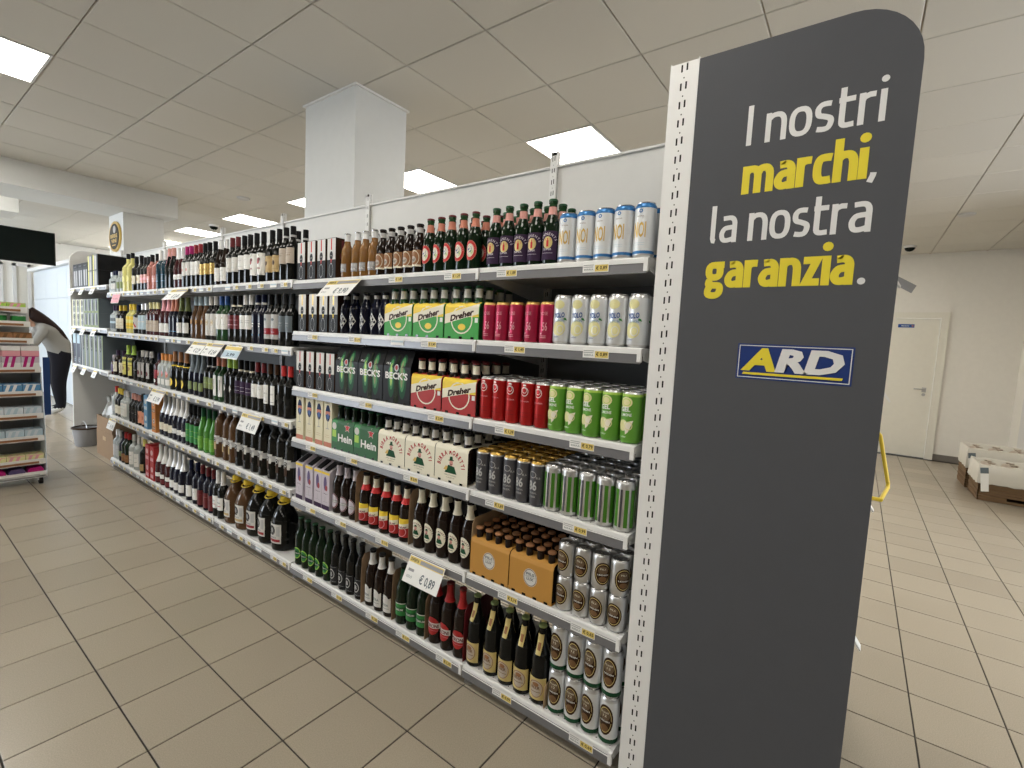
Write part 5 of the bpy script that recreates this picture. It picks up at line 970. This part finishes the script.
# oval sign on the far column
e = empty('oval_sign', (.497, 7.05, 2.47), 'black and gold oval sign on the farther column', 'sign')
def disc(rx, rz, t0, t1, k, n=28):
    mb = MB(); mb.prism([(rx*math.cos(2*math.pi*i/n), rz*math.sin(2*math.pi*i/n)) for i in range(n)], t0, t1, k, 'x'); return mb
disc(.215, .185, -.002, .017, 'gold').build('rim', e, smooth=False); disc(.18, .155, -.006, -.0025, 'black').build('plate', e, smooth=False)
sg = MB(); deco(sg, lambda s, z, L: (-.0064-.0005*L, -s, z), [('E',20,85,50,45,'lightgrey'),('T','BIRRE',0,-15,45,'gold',260,.03),('T','VINI',0,-75,45,'gold',200,.03),('R',-70,70,-112,-100,'gold')], 60); sg.build('sign_print', e, smooth=False)
# dome cameras and detectors on the ceiling
def dome(x, y, l, r=.06):
    e = empty('dome_camera', (x, y, CZ), l, 'camera')
    MB().lathe([(r*1.1,-.03),(r*1.15,0)], 'white', 18).build('housing', e); MB().lathe([(.0001,-.03-r*.8),(r*.5,-.03-r*.7),(r*.85,-.03-r*.4),(r,-.03)], 'screen', 18).build('dome', e)
dome(7.1, -.955, 'dark dome camera on the ceiling near the far wall'); dome(1.9, 7.75, 'dark dome camera on the ceiling above the wine shelves')
for x, y, l in ((5.52,-1.31,'round white ceiling detector near the far door wall'),(1.41,5.69,'round white ceiling detector above the wine shelves')):
    e = empty('smoke_detector', (x, y, CZ), l, 'detector'); MB().lathe([(.05,-.022),(.068,-.016),(.075,0)], 'lightgrey', 18).build('cover', e)
# lined bread baskets near the far wall
def basket(x0, y1, lx, ly, h, hl, l, hole=True):
    """open wicker basket with a white cloth lining; x0,y1 = nearest upper corner; lx back, ly sideways"""
    e = empty('wicker_basket', (x0+lx/2, y1-ly/2, 0), l, 'basket', 'lined wicker baskets by the far wall'); a, b = lx/2, ly/2
    MB().box(-a+.01, a-.01, -b+.01, b-.01, .004, .02, 'wicker').build('base', e, smooth=False)
    n = int(h/.026)
    for i in range(n):
        z = .004+i*h/n; t = .004 if i % 2 else 0; mb = MB()
        mb.box(-a-t, a+t, -b-t, -b+.01, z+.0015, z+h/n-.0015, 'wicker').box(-a-t, a+t, b-.01, b+t, z+.0015, z+h/n-.0015, 'wicker')
        if hole and i == 1:
            mb.box(-a-t, -a+.01, -b, -.07, z+.0015, z+h/n-.0015, 'wicker').box(-a-t, -a+.01, .07, b, z+.0015, z+h/n-.0015, 'wicker')
        else: mb.box(-a-t, -a+.01, -b, b, z+.0015, z+h/n-.0015, 'wicker')
        mb.box(a-.01, a+t, -b, b, z+.0015, z+h/n-.0015, 'wicker'); mb.build('woven_band', e, smooth=False)
    rnd = random.Random(int(x0*100)); mb = MB(); N = 44; out = []
    per = [(-a,-b),(a,-b),(a,b),(-a,b)]
    def pt(t, off):
        t = (t % 1)*4; i = int(t); f = t-i; p, q = per[i], per[(i+1) % 4]; x = p[0]+(q[0]-p[0])*f; y = p[1]+(q[1]-p[1])*f; return x*(1+off/a), y*(1+off/b)
    rows = [(h*.97-.01, .012), (h+.0, .016), ((h+hl)/2, .014), (hl-.01, .012), (hl, .004), (hl-.012, -.02), (hl-.07, -.035), (hl-.10, -.12)]
    for z, off in rows:
        for i in range(N):
            x, y = pt(i/N, off+rnd.uniform(-.004, .004)); mb.v.append((x, y, z+rnd.uniform(-.010, .006)))
    mi = mb.mi('cloth')
    for r_ in range(len(rows)-1):
        for i in range(N): j = (i+1) % N; mb.f.append((r_*N+i, r_*N+j, (r_+1)*N+j, (r_+1)*N+i)); mb.m.append(mi)
    mb.f.append(tuple(range((len(rows)-1)*N, len(rows)*N))); mb.m.append(mi)
    mb.build('cloth_lining', e, sharp=60)
    MB().prism([(b-.03,h+.02),(b+.035,h-.10),(b+.03,h-.13),(b-.05,h+.0)] if False else [(b-.055,h+.16),(b+.008,h+.15),(b-.0,h+.09),(b-.062,h+.10)], -a-.022, -a-.019, 'slate', 'x').prism([(b-.062,h+.098),(b-.0,h+.088),(b-.02,h-.10),(b-.08,h-.09)], -a-.022, -a-.019, 'paper', 'x').build('hang_label', e, smooth=False)
    for i in range(9):
        r_ = Random_ = random.Random(i); ob = blob(.07, .09, 'beige' if i % 3 else 'cloth', i+20, .12, 12); ob = ob.build('bread_bag', smooth=True)
        ob.location = (e.location.x+(-.66+.66*(i % 3))*a, e.location.y+(-.6+.6*(i//3))*b, hl-.098); tag(ob, 'pale bagged bread roll inside the '+l.replace(' wicker basket', ' basket'), 'bread', 'bagged bread in '+l)
basket(5.51, -1.675, .50, .585, .20, .385, 'front cloth-lined wicker basket, nearest the aisle')
basket(6.09, -1.655, .50, .585, .26, .47, 'back cloth-lined wicker basket, close to the far wall')
# ================================================================ the person
def skinned(name, pts, edges, radii, k, parent=None, lvl=2, root=0, matf=None):
    me = bpy.data.meshes.new(name); me.from_pydata(pts, edges, []); o = bpy.data.objects.new(name, me); COL.objects.link(o)
    md = o.modifiers.new('skin', 'SKIN'); md.use_smooth_shade = True
    for i, r_ in enumerate(radii):
        sv = me.skin_vertices[0].data[i] if me.skin_vertices else None
        if sv: sv.radius = r_ if isinstance(r_, tuple) else (r_, r_)
    sb = o.modifiers.new('sub', 'SUBSURF'); sb.levels = lvl; sb.render_levels = lvl
    dg = bpy.context.evaluated_depsgraph_get(); m2 = bpy.data.meshes.new_from_object(o.evaluated_get(dg)); bpy.data.objects.remove(o)
    m2.name = name; m2.materials.clear(); o = bpy.data.objects.new(name, m2); COL.objects.link(o)
    if matf:
        ks, fn = matf
        for kk in ks: m2.materials.append(mat(kk))
        for p in m2.polygons: p.material_index = fn(p.center)
    else: m2.materials.append(mat(k))
    m2.shade_smooth()
    if parent: o.parent = parent
    return o
def skinned2(name, pts, edges, radii, *a, **kw):
    return skinned(name, pts, edges, radii, *a, **kw)
PX, PY = .30, 9.2
pe = empty('person', (PX, PY, 0), 'person with long dark hair bending over, grey sweatshirt and black trousers', 'person')
# local: -x is the way the person faces
P_ = [(.06,0,.90),(.06,.0,1.02),(-.03,0,1.16),(-.13,0,1.27),(-.20,0,1.33),(-.25,0,1.35),           # 0-5 pelvis .. neck base, head base
      (-.29,0,1.40),(-.30,0,1.46),                                                                     # 6-7 head
      (.05,-.10,.84),(.01,-.11,.48),(.03,-.11,.09),(-.10,-.12,.035),                                    # 8-11 leg
      (.05,.10,.84),(.03,.11,.48),(.07,.11,.09),(-.06,.12,.035),                                        # 12-15 leg
      (-.14,-.18,1.25),(-.26,-.22,1.03),(-.44,-.17,1.00),(-.50,-.16,1.00),                              # 16-19 arm
      (-.14,.18,1.25),(-.26,.22,1.03),(-.44,.17,1.00),(-.50,.16,1.00)]
E_ = [(0,1),(1,2),(2,3),(3,4),(4,5),(5,6),(6,7),(0,8),(8,9),(9,10),(10,11),(0,12),(12,13),(13,14),(14,15),(3,16),(16,17),(17,18),(18,19),(3,20),(20,21),(21,22),(22,23)]
Rr = [(.19,.17),(.16,.15),(.16,.14),(.14,.11),(.07,.07),(.055,.055),(.09,.08),(.085,.075),.125,.09,.065,.045,.125,.09,.065,.045,.07,.052,.036,.034,.07,.052,.036,.034]
def which(c):
    if c.x < -.445 and c.z < 1.2: return 0
    if c.z < .09: return 3
    if c.z < .93: return 2
    if c.x < -.215 and c.z > 1.29: return 0
    return 1
body = skinned('body', P_, E_, Rr, 'skin', pe, 2, matf=(['skin','sweater','trousers','shoe'], which))
for sy in (-1, 1):
    hx, hy, hz = -.52, sy*.165, 1.0
    pts = [(hx+.03,hy,hz)]; ed = []; rr = [.026]
    for i, (dy, ln, dz) in enumerate(((-.030,.075,0),(-.011,.088,.004),(.010,.084,.003),(.029,.066,0),(.045*1,.045,-.012))):
        b0 = len(pts); fx = hx-.03 if i < 4 else hx+.005
        pts += [(hx-.005,hy+sy*dy*.8,hz),(fx-.02,hy+sy*dy,hz+dz),(fx-.02-ln*.5,hy+sy*dy*1.05,hz+dz-.008),(fx-.02-ln*.85,hy+sy*dy*1.05,hz+dz-.028)]
        ed += [(0,b0),(b0,b0+1),(b0+1,b0+2),(b0+2,b0+3)]; rr += [.016,.010,.009,.008]
    skinned('hand', pts, ed, rr, 'skin', pe, 1)
# hair falling from the head over the back
skinned('hair', [(-.33,0,1.49),(-.26,0,1.48),(-.16,-.03,1.42),(-.04,-.05,1.33),(.06,-.06,1.22),(.13,-.06,1.10),(-.33,-.08,1.36),(-.34,.07,1.34),(-.36,-.08,1.24)], [(0,1),(1,2),(2,3),(3,4),(4,5),(0,6),(0,7),(6,8)], [(.07,.07),(.11,.11),(.12,.09),(.10,.06),(.075,.04),(.04,.02),.05,.05,.035], 'hair', pe, 2)
skinned('nose', [(-.375,0,1.41),(-.40,0,1.395)], [(0,1)], [.012,.008], 'skin', pe, 1)
# blue sheet hanging beside the person
tag(MB().box(.12, .19, 8.93, 8.95, .02, .86, 'deepblue').build('blue_panel', smooth=False), 'narrow upright dark blue panel standing beside the person\'s legs', 'panel')
